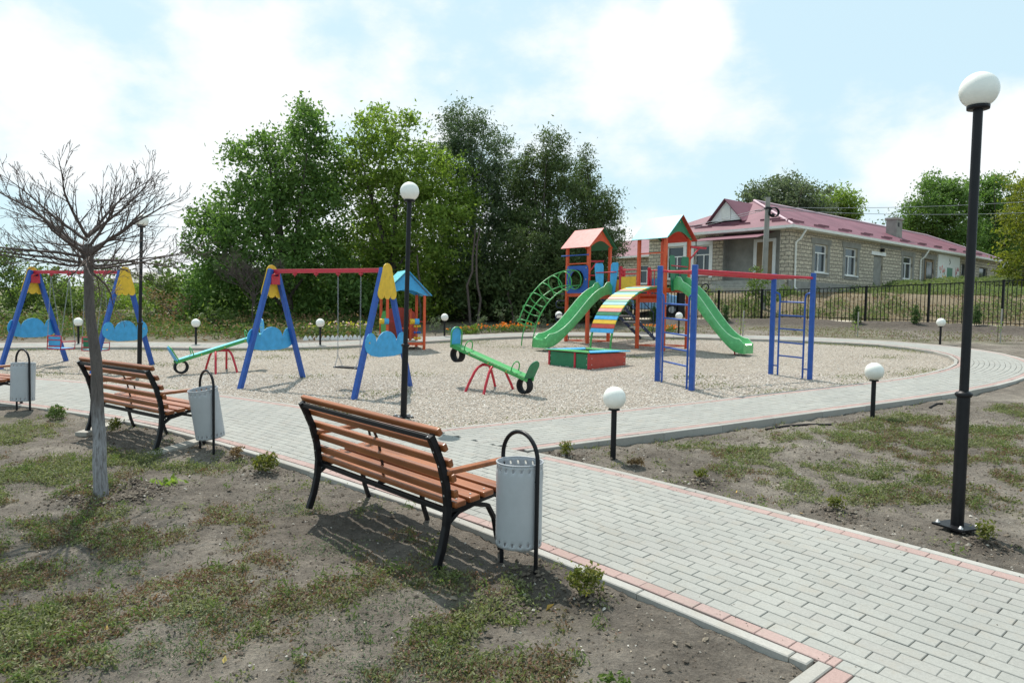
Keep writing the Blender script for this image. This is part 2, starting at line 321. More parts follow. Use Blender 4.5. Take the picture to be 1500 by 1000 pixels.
# ------------------------------------------------------------------ mesh building helpers
class MB:
    def __init__(s): s.v = []; s.f = []; s.sm = []; s.uv = []
    def add(s, vs, fs, smooth=False, uv=None):
        o = len(s.v); s.v += [tuple(p) for p in vs]
        for i, f in enumerate(fs):
            s.f.append(tuple(k+o for k in f)); s.sm.append(smooth); s.uv.append(uv[i] if uv else None)
        return s
    def hexa(s, c):
        return s.add(c, [(0, 3, 2, 1), (4, 5, 6, 7), (0, 1, 5, 4), (1, 2, 6, 5), (2, 3, 7, 6), (3, 0, 4, 7)])
    def box(s, c, d, rz=0, M=None):
        x, y, z = d[0]/2, d[1]/2, d[2]/2; cs, sn = math.cos(rz), math.sin(rz); P = []
        for (a, b, e) in ((-x, -y, -z), (x, -y, -z), (x, y, -z), (-x, y, -z), (-x, -y, z), (x, -y, z), (x, y, z), (-x, y, z)):
            p = Vector((c[0]+a*cs-b*sn, c[1]+a*sn+b*cs, c[2]+e)); P.append(M @ p if M else p)
        return s.hexa(P)
    def bar(s, p0, p1, w, t, up=(0, 0, 1)):
        p0, p1 = Vector(p0), Vector(p1); d = (p1-p0).normalized(); u = Vector(up)
        side = d.cross(u)
        if side.length < 1e-4: side = d.cross(Vector((1, 0, 0)))
        side.normalize(); n = side.cross(d).normalized()
        a, b = side*w/2, n*t/2
        return s.hexa([p0-a-b, p0+a-b, p0+a+b, p0-a+b, p1-a-b, p1+a-b, p1+a+b, p1-a+b])
    def strip(s, pts, w, t, side):
        "flat bar of width w along `side` and thickness t following pts"
        pts = [Vector(p) for p in pts]; sd = Vector(side).normalized(); rings = []
        for i, p in enumerate(pts):
            d = (pts[min(i+1, len(pts)-1)]-pts[max(i-1, 0)]).normalized(); n = sd.cross(d).normalized()
            rings.append([p-sd*w/2-n*t/2, p+sd*w/2-n*t/2, p+sd*w/2+n*t/2, p-sd*w/2+n*t/2])
        return s.loft(rings, True, False)
    def loft(s, rings, cap=True, smooth=True, closed=True):
        k = len(rings[0]); vs = [p for r in rings for p in r]; fs = []
        for i in range(len(rings)-1):
            for j in range(k if closed else k-1):
                a, b = i*k+j, i*k+(j+1) % k; fs.append((a, b, b+k, a+k))
        s.add(vs, fs, smooth)
        if cap and closed: s.add(rings[0], [tuple(reversed(range(k)))]); s.add(rings[-1], [tuple(range(k))])
        return s
    def tube(s, pts, r, n=8, closed=False, cap=True):
        pts = [Vector(p) for p in pts]; rs = r if isinstance(r, (list, tuple)) else [r]*len(pts)
        N = len(pts); rings = []; prev = None
        for i, p in enumerate(pts):
            d = (pts[(i+1) % N]-pts[i-1]) if closed else (pts[min(i+1, N-1)]-pts[max(i-1, 0)])
            if d.length < 1e-9: d = Vector((0, 0, 1))
            d.normalize()
            if prev is None: prev = d.orthogonal().normalized()
            prev = (prev-d*prev.dot(d)); prev = prev.normalized() if prev.length > 1e-6 else d.orthogonal().normalized()
            q = d.cross(prev)
            rings.append([p+(prev*math.cos(2*math.pi*j/n)+q*math.sin(2*math.pi*j/n))*rs[i] for j in range(n)])
        if closed: rings.append(rings[0])
        return s.loft(rings, cap and not closed)
    def lathe(s, prof, c=(0, 0, 0), n=24, M=None):
        rings = []
        for r, z in prof:
            ring = []
            for j in range(n):
                p = Vector((c[0]+r*math.cos(2*math.pi*j/n), c[1]+r*math.sin(2*math.pi*j/n), c[2]+z)); ring.append(M @ p if M else p)
            rings.append(ring)
        return s.loft(rings, False)
    def sphere(s, c, r, n=24, m=16, squash=1):
        prof = [(max(1e-4, r*math.sin(math.pi*i/m)), -r*squash*math.cos(math.pi*i/m)) for i in range(m+1)]
        return s.lathe(prof, c, n)
    def prism(s, outline, o, ax, ay, th):
        "outline (2D) placed at o with axes ax, ay and extruded along ax x ay by th"
        o, ax, ay = Vector(o), Vector(ax).normalized(), Vector(ay).normalized(); nn = ax.cross(ay).normalized()*th
        A = [o+ax*x+ay*y-nn/2 for x, y in outline]; B = [p+nn for p in A]; k = len(A)
        s.add(A+B, [tuple(reversed(range(k))), tuple(range(k, 2*k))]+[(j, (j+1) % k, (j+1) % k+k, j+k) for j in range(k)])
        return s
    def build(s, name, mat, parent=None, bevel=0, seg=2):
        me = bpy.data.meshes.new(name); me.from_pydata([tuple(v) for v in s.v], [], s.f); me.materials.append(mat)
        me.polygons.foreach_set('use_smooth', s.sm)
        if any(u is not None for u in s.uv):
            ul = me.uv_layers.new(name='UVMap')
            for p, u in zip(me.polygons, s.uv):
                if u:
                    for k, li in enumerate(p.loop_indices): ul.data[li].uv = u[k]
        me.update()
        o = bpy.data.objects.new(name, me); SC.collection.objects.link(o)
        if parent: o.parent = parent
        if bevel:
            b = o.modifiers.new('bevel', 'BEVEL'); b.width = bevel; b.segments = seg; b.limit_method = 'ANGLE'; b.angle_limit = R(40)
        return o
def meshnp(name, V, F, mat, parent=None, smooth=False):
    V = np.asarray(V, np.float32); F = np.asarray(F, np.int32); k = F.shape[1]
    me = bpy.data.meshes.new(name)
    me.vertices.add(len(V)); me.vertices.foreach_set('co', V.ravel())
    me.loops.add(F.size); me.loops.foreach_set('vertex_index', F.ravel())
    me.polygons.add(len(F)); me.polygons.foreach_set('loop_start', np.arange(0, F.size, k, dtype=np.int32))
    me.polygons.foreach_set('loop_total', np.full(len(F), k, np.int32))
    me.polygons.foreach_set('use_smooth', np.full(len(F), bool(smooth)))
    me.update(calc_edges=True); me.materials.append(mat)
    o = bpy.data.objects.new(name, me); SC.collection.objects.link(o)
    if parent: o.parent = parent
    return o
def tag(o, label=None, cat=None, group=None, kind=None):
    if label: o['label'] = label
    if cat: o['category'] = cat
    if group: o['group'] = group
    if kind: o['kind'] = kind
    return o
def thing(name, label, cat, loc=(0, 0, 0), rz=0, group=None):
    o = bpy.data.objects.new(name, None); SC.collection.objects.link(o); o.empty_display_size = .1
    o.location = loc; o.rotation_euler = (0, 0, rz)
    return tag(o, label, cat, group)
def dup(o, loc=None, rz=None, label=None, parent=None, skip=()):
    c = o.copy(); SC.collection.objects.link(c)
    if parent: c.parent = parent
    if loc is not None: c.location = loc
    if rz is not None: c.rotation_euler = (0, 0, rz)
    if label: c['label'] = label
    for ch in list(o.children):
        dup(ch, parent=c)
    return c
def arc(c, r, a0, a1, n, ax, ay):
    c, ax, ay = Vector(c), Vector(ax), Vector(ay)
    return [c+ax*(r*math.cos(a0+(a1-a0)*i/n))+ay*(r*math.sin(a0+(a1-a0)*i/n)) for i in range(n+1)]
def smooth_line(P, step=.1):
    P = [np.array(p, float) for p in P]; Q = [2*P[0]-P[1]]+P+[2*P[-1]-P[-2]]; o = []
    for i in range(1, len(Q)-2):
        a, b, c, d = Q[i-1:i+3]
        for t in np.linspace(0, 1, 16, endpoint=False):
            o.append(.5*(2*b+(c-a)*t+(2*a-5*b+4*c-d)*t*t+(3*b-a-3*c+d)*t**3))
    o.append(Q[-2]); o = np.array(o)
    s = np.concatenate([[0], np.cumsum(np.linalg.norm(np.diff(o, axis=0), axis=1))])
    t = np.arange(0, s[-1], step)
    return np.stack([np.interp(t, s, o[:, 0]), np.interp(t, s, o[:, 1])], 1)
def fbm(x, y, f=1.0, octv=5, gain=.5, seed=0):
    def vn(x, y, sd):
        xi, yi = np.floor(x).astype(np.int64), np.floor(y).astype(np.int64); xf, yf = x-xi, y-yi
        xf, yf = xf*xf*xf*(xf*(xf*6-15)+10), yf*yf*yf*(yf*(yf*6-15)+10)
        def h(a, b):
            k = (a*374761393+b*668265263+sd*2147483647) & 0xffffffff
            k = ((k ^ (k >> 13))*1274126177) & 0xffffffff
            return ((k ^ (k >> 16)) & 0xffff)/65535.0
        return (h(xi, yi)*(1-xf)+h(xi+1, yi)*xf)*(1-yf)+(h(xi, yi+1)*(1-xf)+h(xi+1, yi+1)*xf)*yf
    x, y = np.asarray(x, float), np.asarray(y, float); t = 0; a = 1.0; tot = 0
    for i in range(octv):
        t = t+a*vn(x*f+17.3*i, y*f-9.1*i, seed+i); tot += a; f *= 2.03; a *= gain
    return t/tot
def inside(P, poly):
    poly = np.asarray(poly); r = np.zeros(len(P), bool); j = len(poly)-1
    for i in range(len(poly)):
        xi, yi = poly[i]; xj, yj = poly[j]
        if yi != yj:
            c = ((yi > P[:, 1]) != (yj > P[:, 1])) & (P[:, 0] < (xj-xi)*(P[:, 1]-yi)/(yj-yi)+xi); r ^= c
        j = i
    return r
def dist_line(P, L):
    "distance from points to a densely sampled line"
    d = np.full(len(P), 1e9)
    for i in range(0, len(P), 20000):
        q = P[i:i+20000]; d[i:i+20000] = np.sqrt(((q[:, None, :]-L[None, :, :])**2).sum(2).min(1))
    return d
def leaves(rng, C, size, aspect=.5, up=.35, droop=0):
    "one small four-cornered leaf at each point of C"
    N = len(C); u = rng.normal(size=(N, 3)); u[:, 2] -= droop; u /= np.linalg.norm(u, axis=1)[:, None]
    w = rng.normal(size=(N, 3)); w[:, 2] += up*3; v = np.cross(w, u); v /= np.linalg.norm(v, axis=1)[:, None]+1e-9
    s = (size*rng.uniform(.6, 1.35, N))[:, None]; a = u*s*.5; b = v*s*.5*aspect; nrm = np.cross(u, v)*s*.12
    V = np.stack([C-a, C-b*1.0+a*.1-nrm, C+a, C+b*1.0+a*.1-nrm], 1).reshape(-1, 3)
    return V, np.arange(4*N).reshape(N, 4)
def rocks(rng, C, size, flat=.6):
    "small eight-faced stones"
    N = len(C); base = np.array([[1, 0, 0], [0, 1, 0], [-1, 0, 0], [0, -1, 0], [0, 0, 1], [0, 0, -1]], float)
    V = np.repeat(base[None], N, 0)*rng.uniform(.6, 1.3, (N, 6, 1)); V[:, :, 2] *= flat
    a = rng.uniform(0, 6.28, N); c, s = np.cos(a)[:, None], np.sin(a)[:, None]
    x, y = V[:, :, 0]*1.25, V[:, :, 1]*.85; V[:, :, 0], V[:, :, 1] = x*c-y*s, x*s+y*c
    V[:, :, 2] += V[:, :, 0]*rng.uniform(-.4, .4, (N, 1))
    V = V*size[:, None, None]*.5+C[:, None, :]
    F = np.array([[0, 1, 4], [1, 2, 4], [2, 3, 4], [3, 0, 4], [1, 0, 5], [2, 1, 5], [3, 2, 5], [0, 3, 5]])
    return V.reshape(-1, 3), (F[None]+6*np.arange(N)[:, None, None]).reshape(-1, 3)

# ------------------------------------------------------------------ paths, gravel, ground
NEAR = smooth_line([(3.7, 1.18), (2.6, 2.43), (1.65, 3.53), (1.28, 3.96), (0.7, 4.6), (0.23, 5.1), (-.38, 5.75), (-2.44, 7.62), (-4.05, 8.92), (-5.05, 9.62), (-6.33, 10.37), (-8.13, 11.22), (-11, 12.4), (-15, 13.9), (-20, 15.6)])
RIN = smooth_line([(-1.9, 8.62), (-.9, 9.13), (.58, 9.93), (1.9, 10.62), (4.0, 11.77), (6.4, 13.1), (8.3, 14.35), (10.0, 15.95), (11.1, 17.8), (11.35, 19.6), (10.5, 21.4), (8.2, 22.8), (5.1, 23.8), (2.0, 24.3), (-.2, 23.7), (-2.4, 22.3), (-4.4, 20.9), (-6, 20.2), (-8.6, 20.0), (-11.2, 20.3), (-14.5, 20.1), (-20, 19.8)])
MAINW, RINGW = 2.0, 1.4
def normals(L, side):
    d = np.gradient(L, axis=0); d /= np.linalg.norm(d, axis=1)[:, None]
    return np.stack([-d[:, 1], d[:, 0]], 1)*side
def offset(L, side, o): return L+normals(L, side)*o
NS, RS = -1, -1                                  # side of the line on which its path lies
corner_i = int(np.argmin(((NEAR-np.array([1.65, 3.53]))**2).sum(1)))
MFAR = offset(NEAR, NS, MAINW); ROUT = offset(RIN, RS, RINGW)
main_poly = np.concatenate([NEAR, MFAR[::-1]])
def in_main(P): return inside(np.asarray(P), main_poly)
jA = np.array([.36, 7.82]); jB = np.array([-.9, 9.13])
iA = int(np.argmin(((MFAR-jA)**2).sum(1))); iB = int(np.argmin(((MFAR-jB)**2).sum(1)))

def bricks(L, side, o0, o1, ln, ph, keep, gap=.0028, ch=.0036, gl=.006, top=0.0, jit=.0007, rng=np.random.default_rng(3)):
    "stones of one course between two offsets of a line"
    mid = offset(L, side, (o0+o1)/2); s = np.concatenate([[0], np.cumsum(np.linalg.norm(np.diff(mid, axis=0), axis=1))])
    nn = normals(L, side); V = []; F = []
    def P(t, o):
        x = np.interp(t, s, L[:, 0]); y = np.interp(t, s, L[:, 1]); a = np.interp(t, s, nn[:, 0]); b = np.interp(t, s, nn[:, 1])
        return x+a*o, y+b*o
    t = -ln+ph
    while t < s[-1]:
        t0, t1 = max(t, 0), min(t+ln, s[-1]); t += ln
        if t1-t0 < .03: continue
        cx, cy = P((t0+t1)/2, (o0+o1)/2)
        if not keep(cx, cy): continue
        e = rng.normal(0, .0013, 4); q = len(V); hz = top+rng.normal(0, jit); tl = rng.normal(0, jit*.6, 2)
        for (inz, z) in ((0, -.03), (0, -ch), (ch, 0)):
            for (a, b, ia, ib) in ((t0, o0, 1, 1), (t1, o0, -1, 1), (t1, o1, -1, -1), (t0, o1, 1, -1)):
                x, y = P(a+ia*(gap/2+inz)+e[0], b+ib*(gl/2+inz)+e[1])
                V.append((x, y, gz(x, y)+hz+z+ia*tl[0]+ib*tl[1]))
        for k in range(4):
            j = (k+1) % 4; F += [(q+k, q+j, q+4+j, q+4+k), (q+4+k, q+4+j, q+8+j, q+8+k)]
        F.append((q+8, q+9, q+10, q+11))
    return V, F
def combine(parts):
    V = []; F = []
    for v, f in parts:
        o = len(V); V += v; F += [tuple(k+o for k in q) for q in f]
    return V, F
def fixflip(V, F):
    a, b, c = (np.array(V[F[-1][i]]) for i in range(3))
    return F if np.cross(b-a, c-b)[2] > 0 else [tuple(reversed(f)) for f in F]
ones = lambda x, y: True
parts = []; reds = []; kerbs = []
NR = 19
for r in range(1, NR):
    parts.append(bricks(NEAR, NS, r*MAINW/(NR+1), (r+1)*MAINW/(NR+1), .2, (r % 2)*.1+.03, ones))
tA = MFAR[iA]; tB = MFAR[iB]
open_jn = lambda x, y: (x-tA[0])*(x-tB[0])+(y-tA[1])*(y-tB[1]) < 0           # between the two corners of the junction
bw = MAINW/(NR+1)
reds.append(bricks(NEAR[corner_i:], NS, 0, bw, .2, .05, ones))
parts.append(bricks(NEAR[:corner_i+1], NS, 0, bw, .2, .0, ones))
reds.append(bricks(NEAR, NS, MAINW-bw, MAINW, .2, .12, lambda x, y: not open_jn(x, y)))
parts.append(bricks(NEAR, NS, MAINW-bw, MAINW, .2, .12, open_jn))
kerbs.append(bricks(NEAR[corner_i+1:], NS, -.085, -.006, 1.0, .1, ones, .006, .006, .004))
kerbs.append(bricks(NEAR, NS, MAINW+.006, MAINW+.085, 1.0, .4, lambda x, y: not open_jn(x, y), .006, .006, .004))
off_main = lambda x, y: not bool(in_main(np.array([[x, y]]))[0])
RR = 14; rw = RINGW/RR
for r in range(1, RR-1):
    parts.append(bricks(RIN, RS, r*rw, (r+1)*rw, .2, (r % 2)*.1, off_main))
reds.append(bricks(RIN, RS, 0, rw, .2, .0, off_main)); reds.append(bricks(RIN, RS, RINGW-rw, RINGW, .2, .07, off_main))
k0 = int(np.argmin(((RIN-jB)**2).sum(1)))
kerbs.append(bricks(RIN[k0:], RS, -.085, -.006, 1.0, .3, off_main, .006, .006, .004))
kerbs.append(bricks(RIN, RS, RINGW+.006, RINGW+.085, 1.0, .6, off_main, .006, .006, .004))
# side path that leaves towards the viewer at the near corner
cn = NEAR[corner_i]; nd = -normals(NEAR, NS)[corner_i]; ld = np.array([-nd[1], nd[0]])
ld = ld if ld @ (NEAR[0]-cn) > 0 else -ld
SIDE = np.array([cn+nd*t for t in np.arange(0.0, 4, .1)])
sside = 1 if (normals(SIDE, 1)[0] @ ld) > 0 else -1
for r in range(1, 20): parts.append(bricks(SIDE, sside, r*.1, r*.1+.1, .2, (r % 2)*.1, ones))
reds.append(bricks(SIDE, sside, 0, .1, .2, .0, ones)); kerbs.append(bricks(SIDE, sside, -.085, -.006, 1.0, 1.0, ones, .006, .006, .004))
for nm, pr, mt in (('paved_path', parts, PGREY), ('paved_path_red_border', reds, PRED), ('path_kerb', kerbs, KERB)):
    V, F = combine(pr)
    if nm == 'path_kerb':                        # deeper stones so that they stand on the soil
        V = [(x, y, z-.22 if i % 12 < 4 else z) for i, (x, y, z) in enumerate(V)]
    # quads built on mirrored lines are turned the right way round
    A = np.array(V); FF = np.array(F); top = FF.reshape(-1, 9, 4)[:, 8]
    nzv = np.cross(A[top[:, 1]]-A[top[:, 0]], A[top[:, 2]]-A[top[:, 1]])[:, 2]
    FF = FF.reshape(-1, 9, 4); FF[nzv < 0] = FF[nzv < 0][:, :, ::-1]
    tag(meshnp(nm, V, FF.reshape(-1, 4), mt), kind='structure')
def bed(nm, L, side, o0, o1, dz):
    a, b = offset(L, side, o0), offset(L, side, o1); n = len(L)
    V = [(p[0], p[1], gz(*p)+dz) for p in a]+[(p[0], p[1], gz(*p)+dz) for p in b]
    tag(meshnp(nm, V, [(i, i+1, n+i+1, n+i) for i in range(n-1)], JOINT), kind='structure')
bed('path_bed', NEAR, NS, -.01, MAINW+.02, -.013)
bed('ring_path_bed', RIN[20:], RS, -.01, RINGW+.02, -.017)
bed('side_path_bed', SIDE, sside, -.01, 2.1, -.021)

# gravel
gpoly = np.concatenate([offset(RIN[k0:], RS, -.04), offset(NEAR[:, :], NS, MAINW+.04)[iB:][::-1]])
GDZ = -.075
tri = mgeo.tessellate_polygon([[Vector((x, y, 0)) for x, y in gpoly]])
gv = [(x, y, gz(x, y)+GDZ) for x, y in gpoly]
tri = [t if np.cross(np.array(gv[t[1]])-np.array(gv[t[0]]), np.array(gv[t[2]])-np.array(gv[t[1]]))[2] > 0 else t[::-1] for t in tri]
tag(meshnp('gravel_bed', gv, tri, GRAV), kind='structure')
rng = np.random.default_rng(11)
def scatter_gravel(n, x0, x1, y0, y1):
    P = np.stack([rng.uniform(x0, x1, n), rng.uniform(y0, y1, n)], 1); return P[inside(P, gpoly)]
P = np.concatenate([scatter_gravel(70000, -7, 7, 8.5, 15), scatter_gravel(40000, -14, 11, 11, 24)])
S = rng.uniform(.015, .037, len(P))*np.where(rng.random(len(P)) < .06, 1.5, 1)
C3 = np.stack([P[:, 0], P[:, 1], gz(P[:, 0], P[:, 1])+GDZ+S*.12], 1)
V, F = rocks(rng, C3, S)
tag(meshnp('gravel', V, F, STONES), kind='stuff', label='beige crushed stone gravel covering the playground', cat='gravel')

# ground sheet
FENCE = [G(880, 469), G(1020, 470), G(1160, 471), G(1267, 474), G(1359, 477), G(1467, 481), G(1560, 485), G(1660, 491)]
FL = np.array([(p.x, p.y) for p in FENCE])
def fence_s(x, y):
    "signed distance beyond the fence (positive behind it)"
    P = np.stack([np.ravel(x), np.ravel(y)], 1); a = FL[0]-np.array([20, -.6]); L = np.concatenate([[a], FL, [FL[-1]+np.array([8, -11])]])
    best = np.full(len(P), 1e9); sg = np.ones(len(P))
    for i in range(len(L)-1):
        d = L[i+1]-L[i]; t = np.clip(((P-L[i]) @ d)/(d @ d), 0, 1); q = L[i]+t[:, None]*d; r = np.linalg.norm(P-q, axis=1)
        c = d[0]*(P[:, 1]-L[i][1])-d[1]*(P[:, 0]-L[i][0]); m = r < best; best = np.where(m, r, best); sg = np.where(m, np.sign(c), sg)
    return (best*sg).reshape(np.shape(x))
def sstep(a, b, x): t = np.clip((x-a)/(b-a), 0, 1); return t*t*(3-2*t)
def hgt(x, y, rough=True):
    x, y = np.asarray(x, float), np.asarray(y, float); s = fence_s(x, y)
    z = gz(x, y)-.035
    sr = x*.487-(y-8.05)*.873                        # the soil lies lower beside the branching path
    z = z-.055*np.exp(-(sr/.7)**2)*sstep(.2, 1.6, x)*(1-sstep(8, 10, x))
    far = np.clip((np.hypot(x, y)-60)/300, 0, 1)
    z = z+sstep(2.0, 7.0, s)*1.15*sstep(4.5, 8.5, x)-far*far*6
    z = z+.26*np.exp(-((s+1.3)/.9)**2)*sstep(3, 8, x)*(.5+fbm(x, y, .7, 4, .5, 5))
    if rough:
        z = z+(fbm(x, y, 1.1, 4, .5, 1)-.5)*.05+(fbm(x, y, 5, 4, .6, 2)-.5)*.05+(fbm(x, y, 17, 2, .5, 3)-.5)*.026
        for (mx, my, r, h) in MOUNDS:
            d2 = ((x-mx)**2+(y-my)**2)/r**2; z = z+h*np.exp(-d2)*(.75+.5*fbm(x, y, 8, 3, .6, 9))
    return z
MOUNDS = [(.2, 4.62, .22, .05), (.05, 4.2, .16, -.03)]
TREE_B = G(148, 720)
for k in range(9):
    a = k*.7; MOUNDS.append((TREE_B.x+.36*math.cos(a)+.1, TREE_B.y+.26*math.sin(a), .12, .045))
for px, py in ((857, 875), (390, 688), (347, 668), (828, 664), (1027, 702), (1227, 745), (1445, 792)):
    p = G(px, py); MOUNDS.append((p.x, p.y, .16, .035))
def axis(fine0, fine1, st, lo, hi, g):
    a = list(np.arange(fine0, fine1, st)); s = st
    while a[-1] < hi: s *= g; a.append(a[-1]+s)
    s = st; b = [a[0]]
    while b[-1] > lo: s *= g; b.append(b[-1]-s)
    return np.array(b[::-1][:-1]+a)
xs = axis(-6.5, 7.0, .055, -420, 420, 1.06); ys = axis(2.2, 11.5, .05, -6, 700, 1.03)
gx, gy = np.meshgrid(xs, ys); P = np.stack([gx.ravel(), gy.ravel()], 1)
z = hgt(gx, gy).ravel()
outer = np.concatenate([NEAR, [(-60, 16), (-60, 19.8)], ROUT[::-1]])
small = (np.abs(P[:, 0]) < 24) & (P[:, 1] < 30)
ins = np.zeros(len(P), bool)
ins[small] = inside(P[small], main_poly) | inside(P[small], np.concatenate([RIN, ROUT[::-1]])) | inside(P[small], gpoly) | inside(P[small], np.concatenate([SIDE, offset(SIDE, sside, 2.1)[::-1]]))
edge = np.full(len(P), 9.0)
lines = np.concatenate([NEAR[::2], MFAR[::2], ROUT[::2], RIN[::2]])
edge[small] = dist_line(P[small], lines)
margin = np.where(P[:, 1] < 11.5, .13, .3)
z = np.where(ins & (edge < .12), np.minimum(z, gz(P[:, 0], P[:, 1])-.06), z)
deep = ins & (edge >= .09)
z = np.where(deep, gz(P[:, 0], P[:, 1])-.32, z)
# just outside a kerb the soil meets it a little below its top
nk = (~ins) & (edge < .35)
z = np.where(nk, np.minimum(z, gz(P[:, 0], P[:, 1])-.012), z)
nx, ny = len(xs), len(ys)
idx = np.arange(nx*ny).reshape(ny, nx)
F = np.stack([idx[:-1, :-1].ravel(), idx[:-1, 1:].ravel(), idx[1:, 1:].ravel(), idx[1:, :-1].ravel()], 1)
ground = tag(meshnp('ground', np.stack([P[:, 0], P[:, 1], z], 1), F, SOIL, smooth=True), kind='structure')
def lawn(x, y):
    "where weeds and grass have taken the soil (0..1)"
    x, y = np.asarray(x, float), np.asarray(y, float)
    n = fbm(x, y, .75, 4, .55, 21)
    a = sstep(.50, .58, n)
    tri_r = np.exp(-(((x-4.2)/2.0)**2+((y-8.2)/1.7)**2))                   # right of the junction
    left = np.exp(-(((x+2.6)/2.7)**2+((y-4.0)/2.2)**2))
    lf = np.exp(-(((x+5.2)/1.9)**2+((y-7.6)/.9)**2))
    b = sstep(.46, .58, n*.85+.24*np.maximum(np.maximum(tri_r, left), lf))
    n2 = fbm(x, y, 2.6, 4, .6, 23)
    return np.clip((.30*a+1.0*b), 0, 1)**1.5*sstep(.45, .54, n2)
s = fence_s(gx, gy).ravel(); X_, Y_ = P[:, 0], P[:, 1]
cov = np.zeros((len(P), 4), np.float32); cov[:, 3] = 1
nbig = fbm(X_, Y_, .35, 4, .55, 31)
nearl = lawn(X_, Y_)
farg = sstep(21, 26, Y_)*(1-sstep(-1, 3, X_))*.35+sstep(32, 60, Y_)
cov[:, 0] = np.clip(nearl*.5*sstep(.25, .95, edge)*(Y_ < 20)+farg+sstep(.45, .6, nbig)*(Y_ > 20)*.5*(s < -2), 0, 1)
cov[:, 1] = sstep(1.0, 2.5, s)*sstep(3, 8, X_)*.95
cov[:, 0] *= 1-.55*cov[:, 1]
dug = np.zeros(len(P))
for (mx, my, r, h) in MOUNDS: dug = np.maximum(dug, np.exp(-((X_-mx)**2+(Y_-my)**2)/(r*1.5)**2))
dug = np.maximum(dug, np.exp(-((s+1.6)/1.7)**2)*sstep(1, 5, X_)*1.25)
dug = np.maximum(dug, np.exp(-((Y_-27)/3.2)**2)*np.exp(-((X_+1)/7)**2)*.6)
cov[:, 2] = np.clip(dug*.9, 0, .96)
at = ground.data.attributes.new('cover', 'FLOAT_COLOR', 'POINT'); at.data.foreach_set('color', cov.ravel())
def Z(x, y): return float(hgt(np.array([x]), np.array([y]))[0])
# sandy track behind the fence
tk = smooth_line([tuple(p+np.array([.2, 1.0])) for p in FL]+[tuple(FL[-1]+np.array([9, -9]))], .4)
n_ = normals(tk, 1); n = len(tk)
tv = [(p[0]+q[0]*o, p[1]+q[1]*o, hgt(p[0]+q[0]*o, p[1]+q[1]*o, False).item()+.06) for o in (-.6, .75) for p, q in zip(tk, n_)]
TRACK = paint('sandy_track', (.42, .37, .29), .95, .15, 2.5, .5)
tag(meshnp('track', tv, [(i, i+1, n+i+1, n+i) for i in range(n-1)], TRACK), kind='structure')

# weeds, clods and chips on the soil
def soil_points(n, x0, x1, y0, y1, w, edge=False):
    y = y0+(y1-y0)*rng.random(n)**1.25; x = x0+(x1-x0)*rng.random(n)
    k = rng.random(n) < w(x, y); Q = np.stack([x[k], y[k]], 1)
    free = ~(inside(Q, main_poly) | inside(Q, np.concatenate([RIN, ROUT[::-1]])) | inside(Q, gpoly) | inside(Q, np.concatenate([SIDE, offset(SIDE, sside, 2.1)[::-1]])))
    Q = Q[free]; dl = dist_line(Q, np.concatenate([NEAR[::2], MFAR[::2], ROUT[::2], SIDE])); kp = dl > .12
    if edge: kp &= rng.random(len(Q)) < np.maximum(sstep(.25, .95, dl+(fbm(Q[:, 0], Q[:, 1], 1.7, 3, .5, 91)-.5)*.9), .06)
    Q = Q[kp]
    vis = np.abs(Q[:, 0]/np.maximum(Q[:, 1], .1)) < .82
    return Q[vis]
def weed_mesh(name, Q, mat, size, hmax, label, aspect=.45):
    h = rng.random(len(Q))**1.5*hmax*(.35+1.1*fbm(Q[:, 0], Q[:, 1], 6, 3, .6, 27)); C = np.stack([Q[:, 0], Q[:, 1], hgt(Q[:, 0], Q[:, 1])+h+.004], 1)
    V, F = leaves(rng, C, size, aspect, .4); tag(meshnp(name, V, F, mat), kind='stuff', label=label, cat='ground cover')
def clump(Q, k, r):
    return (np.repeat(Q, k, 0)+rng.normal(0, r, (len(Q)*k, 2)))
red = lambda x, y: sstep(.46, .56, fbm(x, y, 1.3, 4, .6, 41))
Q = clump(soil_points(130000, -6.8, 9, 2.2, 11.5, lambda x, y: lawn(x, y)*(1-.75*red(x, y)), True), 9, .03)
weed_mesh('green_weeds', Q, LF_WEED, .029, .05, 'low grey green weeds matting the soil round the benches')
Q = clump(soil_points(90000, -6.8, 9, 2.2, 11.5, lambda x, y: lawn(x, y)*(.12+.8*red(x, y)), True), 9, .028)
weed_mesh('reddish_weeds', Q, LF_REDW, .023, .04, 'low reddish knotweed matting the soil round the benches')
Q = clump(soil_points(1600, -6.8, 9, 2.2, 11.5, lambda x, y: .35+0*x), 9, .03)
weed_mesh('sparse_weeds', Q, LF_WEED, .024, .04, 'single small weeds dotted over the bare soil')
pp = []
for px, py, r_, k in ((235, 950, .16, 700), (300, 905, .13, 500), (560, 985, .15, 500), (640, 965, .10, 260), (30, 700, .25, 500), (20, 770, .16, 300), (480, 800, .12, 350), (420, 740, .16, 400), (590, 880, .10, 220), (520, 920, .16, 380), (150, 830, .18, 400)):
    p_ = G(px, py); pp.append(np.array([p_.x, p_.y])+rng.normal(0, r_, (k, 2))*np.array([1.3, .8]))
weed_mesh('feathery_weeds', np.concatenate(pp), LF_SILVER, .024, .05, 'pale feathery weed patches in the foreground soil', .3)
Q = clump(soil_points(2800, -5.5, 8, 2.2, 9.5, lambda x, y: .08+.92*lawn(x, y), True), 22, .028)
h_ = rng.random(len(Q))**1.3*.08; V, F = leaves(rng, np.stack([Q[:, 0], Q[:, 1], hgt(Q[:, 0], Q[:, 1])+h_], 1), .05, .16, -.2)
tag(meshnp('grass_blades', V, F, LF_BUSH), kind='stuff', label='thin green grass blades standing among the weeds', cat='grass')
Q = soil_points(45000, -5.5, 8, 2.2, 11, lambda x, y: .85-.5*lawn(x, y))
S = rng.uniform(.006, .022, len(Q))*np.where(rng.random(len(Q)) < .06, 2.2, 1)
